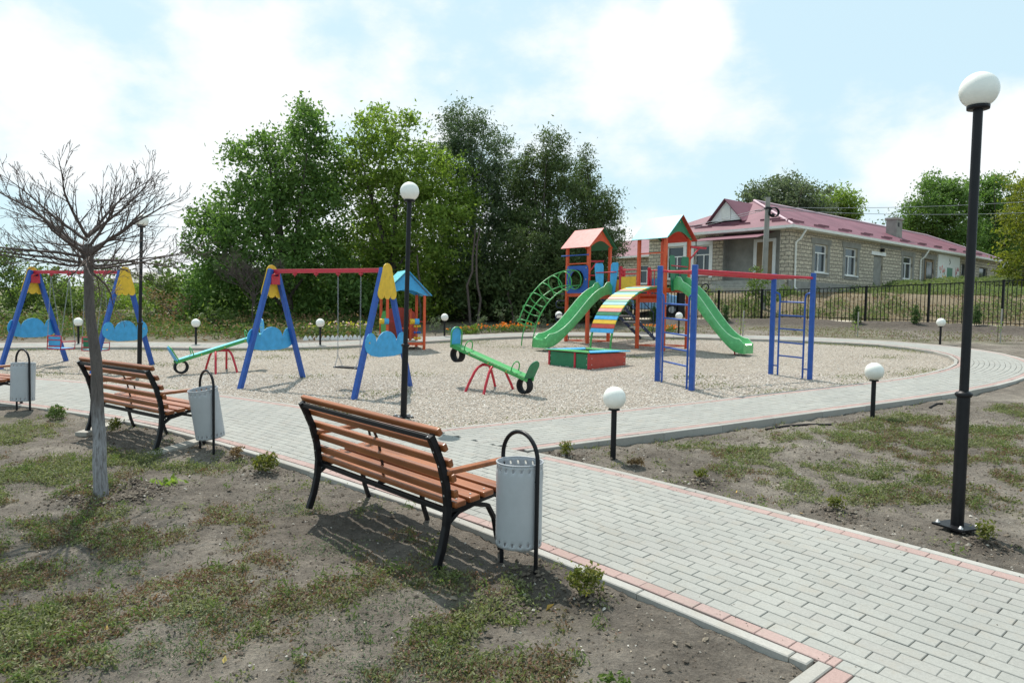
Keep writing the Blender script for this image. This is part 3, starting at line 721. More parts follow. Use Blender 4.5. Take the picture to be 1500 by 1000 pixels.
V, F = rocks(rng, np.stack([Q[:, 0], Q[:, 1], hgt(Q[:, 0], Q[:, 1])+S*.15], 1), S, .7)
tag(meshnp('soil_clods', V, F, CLOD), kind='stuff', label='small crumbs and clods of dark earth on the soil', cat='soil')
Q = []
for (mx, my, r, h) in MOUNDS:
    Q.append(np.array([mx, my])+rng.normal(0, r*.75, (130, 2)))
Q = np.concatenate(Q); Q = Q[~in_main(Q)]
S = rng.uniform(.01, .04, len(Q))
V, F = rocks(rng, np.stack([Q[:, 0], Q[:, 1], hgt(Q[:, 0], Q[:, 1])+S*.15], 1), S, .75)
tag(meshnp('dug_clods', V, F, CLOD), kind='stuff', label='dark dug clods heaped round the planted seedlings', cat='soil')
Q = soil_points(9000, -5.5, 8, 2.2, 11, lambda x, y: .5+0*x)
C3 = np.stack([Q[:, 0], Q[:, 1], hgt(Q[:, 0], Q[:, 1])+.006], 1)
V, F = leaves(rng, C3, .014, .6, .8); tag(meshnp('pale_chips', V, F, CHIP), kind='stuff', label='pale dry chips and husks strewn over the soil', cat='litter')
Q = soil_points(55, -4, 6, 2.4, 9, lambda x, y: 1+0*x)
C3 = np.stack([Q[:, 0], Q[:, 1], hgt(Q[:, 0], Q[:, 1])+.012], 1)
V, F = leaves(rng, C3, .05, .6, .8); tag(meshnp('fallen_leaves', V, F, LITTER), kind='stuff', label='few yellow fallen leaves on the soil', cat='litter')
# crumbs of soil and specks on the paving
def on_path(n, o_gen):
    i = rng.integers(5, len(NEAR)-60, n); o = o_gen(n); nn = normals(NEAR, NS); return NEAR[i]+nn[i]*o[:, None]+rng.normal(0, .03, (n, 2))
Q = np.concatenate([on_path(420, lambda n: np.abs(rng.normal(0, .09, n))+.01), on_path(300, lambda n: MAINW-np.abs(rng.normal(0, .09, n))-.01), on_path(90, lambda n: rng.uniform(.05, 1.95, n))])
S = rng.uniform(.004, .013, len(Q)); V, F = rocks(rng, np.stack([Q[:, 0], Q[:, 1], gz(Q[:, 0], Q[:, 1])+S*.15], 1), S, .6)
tag(meshnp('path_crumbs', V, F, CLOD), kind='stuff', label='crumbs of soil and dark specks lying on the paving', cat='litter')
i_ = rng.integers(0, len(RIN)-1, 900); nn_ = normals(RIN, RS); Q = RIN[i_]+nn_[i_]*(np.abs(rng.normal(0, .14, 900))-.02)[:, None]; Q = Q[~inside(Q, gpoly)]
S = rng.uniform(.012, .028, len(Q)); V, F = rocks(rng, np.stack([Q[:, 0], Q[:, 1], gz(Q[:, 0], Q[:, 1])+S*.2], 1), S)
tag(meshnp('strayed_gravel', V, F, STONES), kind='stuff', label='gravel stones strayed onto the edge of the ring path', cat='gravel')
# grass creeping over the gravel edges
gl = []
for L, sd, o, w in ((RIN, RS, -.25, .22), (NEAR[iB:], NS, MAINW+.2, .12)):
    B = offset(L, sd, o); k = fbm(B[:, 0], B[:, 1], .8, 3, .5, 51) > .50
    if L is RIN: k &= (B[:, 1] > 15) | (fbm(B[:, 0], B[:, 1], 2, 2, .5, 5) > .62)
    B = B[k]; gl.append(np.repeat(B, 26, 0)+rng.normal(0, w, (len(B)*26, 2)))
patches = [(px, py) for px, py in ((450, 548), (560, 572), (1150, 570), (1250, 548), (1010, 548), (700, 500), (400, 520), (250, 530), (60, 545), (1330, 545), (1300, 520), (1200, 500), (600, 545), (880, 600), (930, 520), (1050, 560), (330, 522), (520, 520), (740, 505))]
for px, py in patches:
    p = G(px, py); gl.append(np.array([p.x, p.y])+rng.normal(0, .22, (160, 2))*np.array([1.5, 1]))
gl = np.concatenate(gl); gl = gl[inside(gl, gpoly)]
C3 = np.stack([gl[:, 0], gl[:, 1], gz(gl[:, 0], gl[:, 1])+GDZ+.01+.05*rng.random(len(gl))**2], 1)
V, F = leaves(rng, C3, .045, .3, .1); tag(meshnp('gravel_grass', V, F, LF_WEED), kind='stuff', label='thin grass tufts growing through the gravel', cat='grass')

# ------------------------------------------------------------------ benches
def make_bench(label, loc, rz):
    t = thing('park_bench', label, 'bench', loc, rz, 'wooden park benches along the path')
    HL = .885                                            # half the distance between the side frames
    prof = [(-.055, 0), (-.01, .13), (.022, .28), (.03, .42), (.012, .56), (-.035, .72), (-.10, .86), (-.135, .925)]
    for sx in (-1, 1):
        m = MB(); m.strip([(sx*HL, y, z) for y, z in prof], .045, .05, (1, 0, 0)); m.build('rear_leg', BLACK, t, .006)
        m = MB(); m.strip([(sx*HL, .03, .30), (sx*HL, .12, .365), (sx*HL, .26, .395), (sx*HL, .40, .36), (sx*HL, .47, .25), (sx*HL, .50, .12), (sx*HL, .545, 0)], .04, .03, (1, 0, 0)); m.build('front_leg', BLACK, t, .005)
        m = MB(); m.strip([(sx*HL, .04, .385), (sx*HL, .25, .405), (sx*HL, .56, .445)], .04, .03, (1, 0, 0)); m.build('seat_bearer', BLACK, t, .004)
        m = MB(); m.strip([(sx*HL, .52, .45), (sx*HL, .555, .53), (sx*HL, .535, .61), (sx*HL, .49, .655)], .025, .012, (1, 0, 0)); m.build('armrest_bracket', BLACK, t)
        m = MB(); m.bar((sx*HL, .0, .655), (sx*HL, .56, .672), .06, .034); m.build('armrest', WOOD, t, .008)
    # back slats: laid on the front of the curved posts
    def post(z):
        for (y0, z0), (y1, z1) in zip(prof, prof[1:]):
            if z0 <= z <= z1: k = (z-z0)/(z1-z0); return y0+(y1-y0)*k, math.atan2(y1-y0, z1-z0)
        return prof[-1][0], math.atan2(prof[-1][0]-prof[-2][0], prof[-1][1]-prof[-2][1])
    def bolt(a, b, r_): q_ = MB(); q_.tube([a, b], r_, 6); q_.build('bolt', STEEL, t)
    for z in (.50, .607, .714, .821, .93):
        y, a = post(min(z, .92)); up = Vector((0, math.sin(a), math.cos(a))); fr = Vector((0, math.cos(a), -math.sin(a)))
        c = Vector((0, y, z))+fr*.045
        m = MB(); m.bar(c-Vector((HL+.055, 0, 0)), c+Vector((HL+.055, 0, 0)), .040, .057, up); m.build('back_slat', WOOD, t, .011, 3)
        for sx in (-1, 1):
            q = c+Vector((sx*HL, 0, 0)); bolt(q-fr*.072, q-fr*.067, .007)
            bolt(q+fr*.020, q+fr*.026, .009)
    for i in range(4):
        y = .105+i*.128; z = .432+i*.0155
        m = MB(); m.bar((-HL-.055, y, z), (HL+.055, y, z), .10, .042, (0, -.1, 1)); m.build('seat_slat', WOOD, t, .011, 3)
        for sx in (-1, 1): bolt((sx*HL, y, z+.021), (sx*HL, y, z+.026), .009)
    m = MB(); m.bar((-HL, -.122, .905), (HL, -.122, .905), .035, .035); m.build('top_rail', BLACK, t, .004)
    m = MB(); m.bar((-HL, .06, .372), (HL, .06, .372), .035, .035); m.build('rear_rail', BLACK, t, .004)
    m = MB(); m.bar((-HL, .505, .412), (HL, .505, .412), .03, .03); m.build('front_rail', BLACK, t, .004)
    m = MB(); m.strip([(0, .06, .39), (0, .5, .43)], .03, .025, (1, 0, 0)); m.build('middle_bearer', BLACK, t)
    m = MB(); m.strip([(0, .50, .40), (0, .475, .25), (0, .50, .12), (0, .545, 0)], .035, .03, (1, 0, 0)); m.build('middle_leg', BLACK, t, .004)
    m = MB(); m.strip([(0, .10, .40), (0, .098, .5), (0, .048, .72), (0, -.04, .9)], .03, .008, (1, 0, 0)); m.build('middle_strap', BLACK, t)
    return t
def bench_at(pr, pl):
    r, l = G(*pr), G(*pl); c = (r+l)/2; a = math.atan2(r.y-l.y, r.x-l.x); c.z = Z(c.x, c.y)-.0; return c, a
c, a = bench_at((650, 828), (460, 740))
bench = make_bench('nearest varnished wooden park bench with black iron frame, seen from behind beside the grey bin', (c.x, c.y, c.z+.01), a)
bench.rotation_euler = (0, math.atan2(gz(c.x-math.cos(a), c.y-math.sin(a))-gz(c.x+math.cos(a), c.y+math.sin(a)), 2), a)
c, a = bench_at((234, 657), (132, 632))
d_ = dup(bench, (c.x, c.y, c.z), a-.05, 'brown slatted park bench on concrete pads behind the bare tree trunk')
r = G(44, 600); a3 = R(-24); c3 = Vector((r.x-.72-.885*math.cos(a3), r.y+.08-.885*math.sin(a3), 0)); c3.z = Z(c3.x, c3.y)
dup(bench, c3, a3, 'park bench cut off by the left edge of the photo, only its armrest end showing')
# concrete pads under the second bench
for (p, q, lab) in (((118, 634), (198, 609), 'concrete strip under the far end of the second park bench'), ((222, 664), (302, 641), 'concrete strip under the near end of the second park bench, beside the tilted bin')):
    A, B = G(*p), G(*q); m = MB(); m.bar((A.x, A.y, gz(A.x, A.y)-.03), (B.x, B.y, gz(B.x, B.y)-.03), .16, .08)
    tag(m.build('concrete_strip', CONC, None, .01), lab, 'concrete strip', 'concrete strips under the second bench')

# ------------------------------------------------------------------ bins
def make_bin(label, loc, rz, tilt):
    t = thing('litter_bin', label, 'litter bin', loc, rz, 'grey litter bins beside the benches')
    hw = .178
    pts = [(-hw, 0, -.1), (-hw, 0, .3), (-hw, 0, .755)]+arc((0, 0, .755), hw, math.pi, 0, 16, (1, 0, 0), (0, 0, 1))[1:]+[(hw, 0, .3), (hw, 0, -.1)]
    m = MB(); m.tube(pts, .0145, 10); m.build('hoop', BLACK, t)
    H, rr, n = .565, .158, 72
    Mt = Matrix.Translation((0, 0, .45)) @ Matrix.Rotation(tilt, 4, 'X') @ Matrix.Translation((0, 0, -.285))
    # perforated drum: rows with slanted slots left open near the rim and near the foot
    rows = [0, .022, .047, .07, .25, .40, H-.075, H-.048, H-.024, H]; m = MB()
    rad = lambda z: rr+(.004 if (z > H-.08 and z < H-.07) else 0)
    P = [[Mt @ Vector((rad(z)*math.cos(2*math.pi*(j+((k-1)*.35 if k in (1, 2) else (k-7)*.35 if k in (7, 8) else 0))/n), rad(z)*math.sin(2*math.pi*(j+((k-1)*.35 if k in (1, 2) else (k-7)*.35 if k in (7, 8) else 0))/n), z)) for j in range(n)] for k, z in enumerate(rows)]
    vs = [p for r_ in P for p in r_]; fs = []
    for k in range(len(rows)-1):
        for j in range(n):
            if k in (1, 7) and j % 4 == 0: continue
            fs.append((k*n+j, k*n+(j+1) % n, (k+1)*n+(j+1) % n, (k+1)*n+j))
    m.add(vs, fs, True); dr = m.build('drum', GREYBIN, t)
    so = dr.modifiers.new('wall', 'SOLIDIFY'); so.thickness = .004; so.offset = -1
    m = MB(); m.tube([Mt @ Vector((rr*math.cos(x), rr*math.sin(x), H)) for x in np.linspace(0, 2*math.pi, 48, endpoint=False)], .0055, 6, True); m.build('rim', GREYBIN, t)
    m = MB(); m.lathe([(.001, .012), (rr-.004, .012)], (0, 0, 0), 36, Mt); m.build('floor_plate', GREYBIN, t)
    m = MB()
    for s in (-1, 1): m.tube([(s*hw, 0, .62), (s*(rr-.004), 0, .62)], .008, 8)
    m.build('pivot', BLACK, t)
    return t
def at_soil(p, dz=0): return (p.x, p.y, Z(p.x, p.y)+dz)
p, q = G(784, 840), G(735, 817); c = (p+q)/2
bin1 = make_bin('nearest grey perforated litter bin in a black hoop, at the end of the front bench', at_soil(c), math.atan2(p.y-q.y, p.x-q.x), 0)
p = G(313, 662); c = Vector((p.x+.178*math.cos(R(137)), p.y+.178*math.sin(R(137)), 0))
make_bin('tilted grey litter bin hanging askew in its hoop beside the second bench', at_soil(c), R(-43), R(9))
p = G(44, 600); c = Vector((p.x+.178*math.cos(R(152)), p.y+.178*math.sin(R(152)), 0))
make_bin('farthest grey litter bin, standing beside the bench at the left edge', at_soil(c), R(-28), R(-2))

# ------------------------------------------------------------------ lamps
def make_lamp(label, loc, h, lean):
    t = thing('street_lamp', label, 'street lamp', loc, 0, 'tall black lamp posts with white globes'); t.rotation_euler = lean
    gr = .137
    m = MB(); m.tube([(0, 0, -.05), (0, 0, 1.06)], .0465, 20); m.build('lower_pole', BLACK, t)
    m = MB(); m.lathe([(.044, 1.035), (.054, 1.04), (.064, 1.062), (.052, 1.075), (.034, 1.085)], n=20); m.build('collar', BLACK, t)
    m = MB(); m.tube([(0, 0, 1.05), (0, 0, h-2*gr+.0)], .0335, 18); m.build('upper_pole', BLACK, t)
    m = MB(); m.lathe([(.001, h-2*gr-.008), (.078, h-2*gr-.008), (.080, h-2*gr+.018), (.001, h-2*gr+.018)], n=24); m.build('globe_holder', BLACK, t)
    m = MB(); m.sphere((0, 0, h-gr), gr, 32, 20); m.build('globe', GLOBE, t)
    pl = MB(); pl.box((0, 0, .012), (.25, .25, .016)); b = pl.build('base_plate', BLACK, t)
    for x in (-.095, .095):
        for y in (-.095, .095):
            k = MB(); k.lathe([(.001, .045), (.009, .045), (.009, .03), (.018, .03), (.018, .02), (.001, .02)], (x, y, 0), 8); k.build('anchor_bolt', STEEL, b)
    return t
LE = R(.35)
p = G(1402, 770); lamp = make_lamp('tallest looking black lamp post with white globe, in front at the right of the photo', (p.x, p.y, gz(p.x, p.y)-.01), 3.55, (0, R(.2), .4))
p = G(591, 611, -.075); make_lamp('black globe lamp post on the gravel edge, in front of the right swing set', (p.x, p.y, p.z), 3.42, (0, R(1.0), .4))
p = G(204, 545, -.075); make_lamp('black lamp post rising behind the bare tree, its globe hidden among the twigs', (p.x, p.y, p.z), 3.40, (0, R(1.2), .4))
def make_bollard(label, loc):
    t = thing('bollard_lamp', label, 'bollard lamp', loc, 0, 'low bollard lamps with white globes')
    m = MB(); m.tube([(0, 0, -.06), (0, 0, .55)], .031, 14); m.build('post', BLACK, t)
    m = MB(); m.lathe([(.001, .535), (.062, .537), (.064, .552), (.05, .56), (.001, .56)], n=20); m.build('globe_holder', BLACK, t)
    m = MB(); m.sphere((0, 0, .673), .127, 28, 18); m.build('globe', GLOBE, t)
    return t
bl = None
for px, py, lab in ((898, 667, 'nearest low globe lamp, on the soil in the fork between the two paths'), (1278, 610, 'low globe lamp in the weeds just left of the big lamp post'),
                    (1377, 503, 'low globe lamp beyond the path in front of the fence at right'), (469, 505, 'low globe lamp beyond the path seen inside the right swing frame'),
                    (287, 504, 'low globe lamp beyond the path above the low end of the left seesaw'), (115, 503, 'low globe lamp beyond the path seen inside the left swing frame'),
                    (651, 492, 'low globe lamp just right of the small playhouse'), (818, 488, 'low globe lamp between the tunnel climber and the left slide'), (994, 489, 'low globe lamp seen through the climbing ladder of the monkey bars')):
    p = G(px, py); loc = (p.x, p.y, Z(p.x, p.y))
    if bl is None: bl = make_bollard(lab, loc)
    else: dup(bl, loc, 0, lab)

# ------------------------------------------------------------------ swings
def cloud(w, h):
    "outline of the cloud-shaped board, three humps on top, hull below"
    o = []
    for cx, rw, rh in ((w*.37, w*.13, h*.52), (0, w*.24, h*.58), (-w*.37, w*.13, h*.52)):
        for i in range(9):
            a = math.pi*i/8; o.append((cx+rw*math.cos(a), rh*.92*math.sin(a)))
    o += [(-w*.5, -.02), (-w*.47, -h*.25), (-w*.36, -h*.42), (-w*.18, -h*.5), (w*.18, -h*.5), (w*.36, -h*.42), (w*.47, -h*.25), (w*.5, -.02)]
    return o
def petal(h, w0, w1):
    "tapered yellow board, rounded above and scalloped below"
    o = [(w0/2*math.cos(a), h/2-w0/2+w0/2*math.sin(a)) for a in np.linspace(0, math.pi, 9)]
    o += [(-w1/2, -h*.33)]
    for cx in (-w1/3, 0, w1/3):
        o += [(cx-w1/6+w1/6*(1-math.cos(a)), -h*.40-w1*.15*math.sin(a)) for a in np.linspace(.15, math.pi-.15, 6)]
    o += [(w1/2, -h*.33)]
    return o
BL, FW, SH = 2.62, 1.68, 2.2
def make_swing(label, loc, rz, hooks):
    t = thing('swing_set', label, 'swing set', loc, rz, 'blue A-frame swing sets')
    for sx in (-1, 1):
        for sy in (-1, 1):
            m = MB(); m.bar((sx*BL/2, sy*FW/2, -.05), (sx*BL/2, sy*.075, SH), .085, .085, (1, 0, 0)); m.build('leg', BLUE, t, .008)
        nx = sx*.055
        m = MB(); m.prism(petal(.62, .28, .54), (sx*BL/2+nx, 0, SH-.22), (0, 1, 0), (0, 0, 1), .016); b = m.build('yellow_board', YEL, t, .003)
        k = MB()
        for y in (-.07, .07): k.tube([(sx*(BL/2+.062), y, SH-.15), (sx*(BL/2+.07), y, SH-.15)], .014, 8)
        k.build('board_bolts', BOLT, b)
        m = MB(); m.prism(cloud(1.24, .44), (sx*BL/2+nx, 0, .86), (0, 1, 0), (0, 0, 1), .016); b = m.build('cloud_board', LBLUE, t, .003)
        k = MB()
        for y in (-.51, .51): k.tube([(sx*(BL/2+.062), y, .90), (sx*(BL/2+.07), y, .90)], .016, 8)
        k.build('board_bolts', BOLT, b)
        m = MB(); m.box((sx*(BL/2-.03), 0, SH-.21), (.045, .22, .16)); m.tube([(sx*(BL/2-.04), -.09, SH-.12), (sx*(BL/2-.14), 0, SH-.06), (sx*(BL/2-.04), .09, SH-.12)], .02, 8); m.build('bracket', RED, t)
    m = MB(); m.box((0, 0, SH-.035), (BL+.02, .075, .075)); m.build('crossbar', RED, t, .006)
    for x in hooks:
        m = MB(); m.box((x, 0, SH-.09), (.06, .05, .04)); m.tube([(x, 0, SH-.10), (x, 0, SH-.14)], .010, 6); m.build('hook', RED, t)
    return t
HOOKS = (-.78, -.26, .26, .78)
def frame_at(px, py, rz): p = G(px, py, -.075); return (p.x, p.y, p.z), rz
A1, A2 = (G(345, 568, -.075)+G(433, 556, -.075))/2, (G(527, 583, -.075)+G(612, 564, -.075))/2
c1 = (A1+A2)/2; z1 = R(-26)
sw1 = make_swing('blue and red swing set with yellow tops in front of the dark trees', c1, z1, HOOKS)
A1, A2 = (G(-2, 540, -.075)+G(88, 529.5, -.075))/2, (G(150, 542, -.075)+G(226, 538, -.075))/2
c2 = (A1+A2)/2; z2 = R(-17)
sw2 = make_swing('blue and red swing frame at the left edge, behind the bare tree', c2, z2, HOOKS)
def chain(m, p, q):
    p, q = Vector(p), Vector(q); n = max(3, int((q-p).length/.045)); d = (q-p)/n; s = d.cross(Vector((0, 1, 0)))
    s = s.normalized() if s.length > 1e-4 else Vector((1, 0, 0)); w = d.cross(s).normalized()
    for i in range(n):
        a = p+d*(i+.5); v = s if i % 2 else w; dd = d*.62
        m.tube([a-dd, a-dd*.5+v*.010, a+dd*.5+v*.010, a+dd, a+dd*.5-v*.010, a-dd*.5-v*.010], .0038, 4, True)
def flat_seat(label, x, frame, loc, rz):
    c, s = math.cos(rz), math.sin(rz)
    t = thing('hanging_swing', label, 'swing', (loc[0]+c*x, loc[1]+s*x, loc[2]), rz)
    for sx in (-1, 1):
        m = MB(); chain(m, (sx*.26, 0, SH-.14), (sx*.255, 0, .62))
        for sy in (-1, 1): chain(m, (sx*.255, 0, .62), (sx*.235, sy*.10, .42))
        m.build('chain', ZINC, t)
    m = MB(); m.box((0, 0, .40), (.56, .22, .028)); m.build('seat', RUBBER, t, .01)
    m = MB()
    for sx in (-1, 1): m.tube([(sx*.235, -.13, .405), (sx*.235, .13, .405)], .012, 6)
    m.build('seat_pins', ZINC, t)
    return t
flat_seat('flat black board swing seat on chains under the right swing frame', .52, sw1, c1, z1)
def chair_seat(label, x, col, loc, rz, tw=0.0):
    c, s = math.cos(rz), math.sin(rz)
    t = thing('chair_swing', label, 'swing', (loc[0]+c*x, loc[1]+s*x, loc[2]), rz+tw, 'chair swings with red tube frames')
    w, dpt, zs = .19, .38, .40
    for sx in (-1, 1):
        m = MB(); m.tube([(sx*w, -.17, zs+.30), (sx*w, -.19, zs), (sx*w, dpt-.19, zs), (sx*w, dpt-.17, zs+.17), (sx*w, -.17, zs+.17)], .012, 8); m.build('side_frame', RED, t)
        m = MB(); chain(m, (sx*.26, .0, SH-.14), (sx*w, -.17, zs+.30)); chain(m, (sx*.26, .0, SH-.14), (sx*w, dpt-.18, zs+.16)); m.build('chain', ZINC, t)
    m = MB()
    for z in (.30, .21, .07): m.tube([(-w, -.17-.01*(z < .1), zs+z), (w, -.17-.01*(z < .1), zs+z)], .011, 8)
    m.tube([(-w, -.19, zs), (w, -.19, zs)], .011, 8); m.tube([(-w, dpt-.19, zs), (w, dpt-.19, zs)], .011, 8); m.build('cross_tubes', RED, t)
    m = MB(); m.box((0, -.155, zs+.165), (.36, .014, .24)); m.build('back_board', col, t, .004)
    m = MB(); m.box((0, 0, zs+.015), (.36, .36, .014)); m.build('seat_board', LBLUE if col is LBLUE else CYAN, t, .004)
    return t
chair_seat('chair swing with a blue back board, left of the bare tree trunk', -.52, LBLUE, c2, z2, R(3))
chair_seat('chair swing with a dark green back board, half behind the bare tree trunk', .50, DGRN, c2, z2, R(3))

# ------------------------------------------------------------------ seesaws
def make_seesaw(label, loc, rz, tilt, top, b_neg, b_pos):
    t = thing('seesaw', label, 'seesaw', loc, rz, 'seesaws with tyre buffers')
    Mt = Matrix.Translation((0, 0, .52)) @ Matrix.Rotation(-tilt, 4, 'Y')
    T = lambda x, y, z: Mt @ Vector((x, y, z))
    for sx in (-1, 1):
        x0 = sx*.13; pts = []
        for y, z in ((-.42, -.06), (-.34, .12), (-.22, .34), (-.15, .42), (-.07, .46), (.07, .46), (.15, .42), (.22, .34), (.34, .12), (.42, -.06)): pts.append((x0+sx*.10*(abs(y)-.05)/.37, y, z))
        m = MB(); m.tube(pts, .024, 10); m.build('stand_arch', RED, t)
    m = MB(); m.box((0, 0, .465), (.30, .12, .05)); m.build('pivot_block', RED, t, .006)
    m = MB()
    for y in (-.09, .09): m.bar(T(-.98, y, 0), T(.98, y, 0), .035, .06, T(0, 0, 1)-T(0, 0, 0))
    m.build('beam', GRN, t, .006)
    m = MB(); m.bar(T(-.95, 0, .036), T(.95, 0, .036), .20, .014, T(0, 0, 1)-T(0, 0, 0)); m.build('deck_board', top, t, .003)
    for x in (-.45, .05, .5): m = MB(); m.tube([T(x, -.112, 0), T(x, -.106, 0)], .014, 8); m.build('bolt', BOLT, t)
    for s, col in ((-1, b_neg), (1, b_pos)):
        o = [(.13*math.cos(a), .19+.13*math.sin(a)) for a in np.linspace(0, math.pi, 13)]+[(-.13, -.03), (.13, -.03)]
        ax = T(0, 1, 0)-T(0, 0, 0); ay = (T(s*.22, 0, 1)-T(0, 0, 0))
        m = MB(); m.prism(o, T(s*.95, 0, .045), ax, ay, .018); bb = m.build('backrest', col, t, .004)
        if s < 0:
            k = MB(); n_ = ay.normalized(); b0 = T(s*.925, 0, .045)
            k.tube([b0-ax*.14-n_*.05, b0-ax*.14+n_*.18]+[b0+ax*(-.14*math.cos(a))+n_*(.18+.14*math.sin(a)) for a in np.linspace(.2, math.pi-.2, 10)]+[b0+ax*.14+n_*.18, b0+ax*.14-n_*.05], .013, 8)
            k.build('backrest_tube', GRN, t)
        else:
            k = MB(); n_ = ay.normalized(); b0 = T(s*.95, 0, .045)-(T(1, 0, 0)-T(0, 0, 0))*.012
            k.tube([b0+ax*(-.05*math.cos(a))+n_*(.16-.05*math.sin(a)) for a in np.linspace(.3, math.pi-.3, 8)], .006, 5)
            for e in (-.045, .045): k.sphere(b0+ax*e+n_*.21, .012, 8, 6)
            k.build('smile', SLIDE_EDGE, bb)
        m = MB(); c0 = T(s*.60, 0, .03)
        hx, hz = T(1, 0, 0)-T(0, 0, 0), T(0, 0, 1)-T(0, 0, 0)
        m.tube([c0+ax*(.10*math.cos(a))+hz*(.06+.12*math.sin(a)) for a in np.linspace(0, math.pi, 14)], .011, 8); m.tube([c0+ax*.10, c0+ax*.10+hz*.06], .011, 8); m.tube([c0-ax*.10, c0-ax*.10+hz*.06], .011, 8); m.build('handle', GRN, t)
        # half-buried style tyre buffer hung under the seat
        m = MB(); c0 = T(s*.86, 0, -.03)-Vector((0, 0, .108)); prof = [(.130, -.075), (.143, -.06), (.146, 0), (.143, .06), (.130, .075), (.105, .068), (.098, 0), (.105, -.068)]
        rings = []
        for j in range(28):
            a = 2*math.pi*j/28; dv = hx*math.cos(a)+hz*math.sin(a); rings.append([c0+dv*r_+ax*w_ for r_, w_ in prof])
        rings.append(rings[0]); m.loft(rings, False); m.build('tyre', RUBBER, t)
    return t
p = (G(691, 576, -.075)+G(713, 579, -.075)+G(730, 566, -.075)+G(750, 567, -.075))/4
make_seesaw('seesaw right of the lamp post, tilted down to its green backrest at right', (p.x-.05, p.y, p.z), R(-41), R(-15), GRN, LBLUE, DGRN)
p = G(324, 544, -.075)
make_seesaw('pale blue topped seesaw on the left, tilted down to its left end', (p.x, p.y, p.z), R(38), R(17), CYAN, LBLUE, LBLUE)

# ------------------------------------------------------------------ sandbox
F0, FA, FB = G(863, 541, -.075), G(806, 536, -.075), G(929, 538, -.075)
t = thing('sandbox', 'low square sandbox with dark green and brick red sides, corner seats on its rim', 'sandbox', F0, 0)
ua = Vector((-.66, .75, 0)); ub = Vector((.80, .60, 0)); La, Lb, hs = 1.28, 1.24, .37
ub = Vector((.75, .66, 0))
def sb(a, b, z=0): return ua*a+ub*b+Vector((0, 0, z))
for (p, q, col) in ((sb(0, 0), sb(La, 0), DGRN), (sb(0, 0), sb(0, Lb), BRED), (sb(La, 0), sb(La, Lb), BRED), (sb(0, Lb), sb(La, Lb), DGRN)):
    m = MB(); m.bar(p+Vector((0, 0, hs/2-.04)), q+Vector((0, 0, hs/2-.04)), .03, hs+.02); m.build('side_board', col, t, .004)
    e = (q-p).normalized(); n_ = e.cross(Vector((0, 0, 1)))
    for s in (-1, 1):
        for f in (.05, .95):
            for z in (.10, .24): c0 = p+(q-p)*f+Vector((0, 0, z)); k = MB(); k.tube([c0+n_*s*.015, c0+n_*s*.021], .012, 6); k.build('bolt', STEEL, t)
for a in (.0, .33, .98):
    m = MB(); c0 = sb(La*a, 0)-ub*.024; m.bar(c0+Vector((0, 0, -.04)), c0+Vector((0, 0, hs-.01)), .05, .02, ub); m.build('batten', RED, t)
ov, wi = .09, .34
for (q0, q1, q2, q3, col) in (((-ov, -ov), (La+ov, -ov), (La-wi, wi), (wi, wi), SLIDE), ((-ov, -ov), (-ov, Lb+ov), (wi, Lb-wi), (wi, wi), LBLUE), ((La+ov, -ov), (La+ov, Lb+ov), (La-wi, Lb-wi), (La-wi, wi), LBLUE), ((-ov, Lb+ov), (La+ov, Lb+ov), (La-wi, Lb-wi), (wi, Lb-wi), SLIDE)):
    P_ = [sb(a, b, hs) for a, b in (q0, q1, q2, q3)]; cc_ = sum(P_, Vector())/4; P_ = [cc_+(p-cc_)*.985 for p in P_]
    if (P_[1]-P_[0]).cross(P_[2]-P_[0]).z < 0: P_ = P_[::-1]
    m = MB(); m.hexa(P_+[p+Vector((0, 0, .022)) for p in P_]); m.build('seat_board', col, t, .003)
m = MB(); m.add([sb(.02, .02, .12), sb(La-.02, .02, .12), sb(La-.02, Lb-.02, .12), sb(.02, Lb-.02, .12)], [(0, 1, 2, 3)]); m.build('sand_fill', SAND, t)

# ------------------------------------------------------------------ monkey bars
P1, P2, P3, P4 = (G(963, 558, -.075), G(1013, 572, -.075), G(1129, 548, -.075), G(1186, 556, -.075))
o = (P1+P2+P3+P4)/4; o.z = gz(o.x, o.y)-.075
t = thing('monkey_bars', 'blue and red monkey bars with two side ladders, right of the slides', 'monkey bars', o, 0)
HT = 2.27; HTS = (2.27, 2.27, 2.12, 2.13)
loc = [p-o for p in (P1, P2, P3, P4)]
tops = []
for p, HT in zip(loc, HTS):
    m = MB(); m.bar(p-Vector((0, 0, .1)), p+Vector((0, 0, HT)), .095, .095, (.5, .85, 0)); m.build('post', BLUE, t, .008); tops.append(p+Vector((0, 0, HT-.10)))
for a, b in ((0, 2), (1, 3)):
    m = MB(); m.tube([tops[a], tops[b]], .027, 10); m.build('top_rail', RED, t)
for i in range(8):
    f = .06+.88*i/7; m = MB(); m.tube([tops[0].lerp(tops[2], f), tops[1].lerp(tops[3], f)], .018, 8); m.build('rung', RED, t)
for a, b in ((0, 1), (2, 3)):
    A, B = loc[a], loc[b]; d = (B-A); dn = d.normalized(); rails = []
    for e, s in ((A, 1), (B, -1)):
        x = e+dn*s*.17
        m = MB(); m.tube([e+Vector((0, 0, 1.72)), e+dn*s*.08+Vector((0, 0, 1.73)), x+dn*s*-.02+Vector((0, 0, 1.70)), x+Vector((0, 0, 1.6)), x+Vector((0, 0, .8)), x+Vector((0, 0, -.05))], .019, 10)
        m.tube([e+Vector((0, 0, .20)), x+Vector((0, 0, .20))], .014, 8); m.build('ladder_rail', BLUE, t); rails.append(x)
    for i in range(5):
        z = .42+i*.28; m = MB(); m.tube([rails[0]+Vector((0, 0, z)), rails[1]+Vector((0, 0, z))], .016, 8); m.build('ladder_rung', BLUE, t)

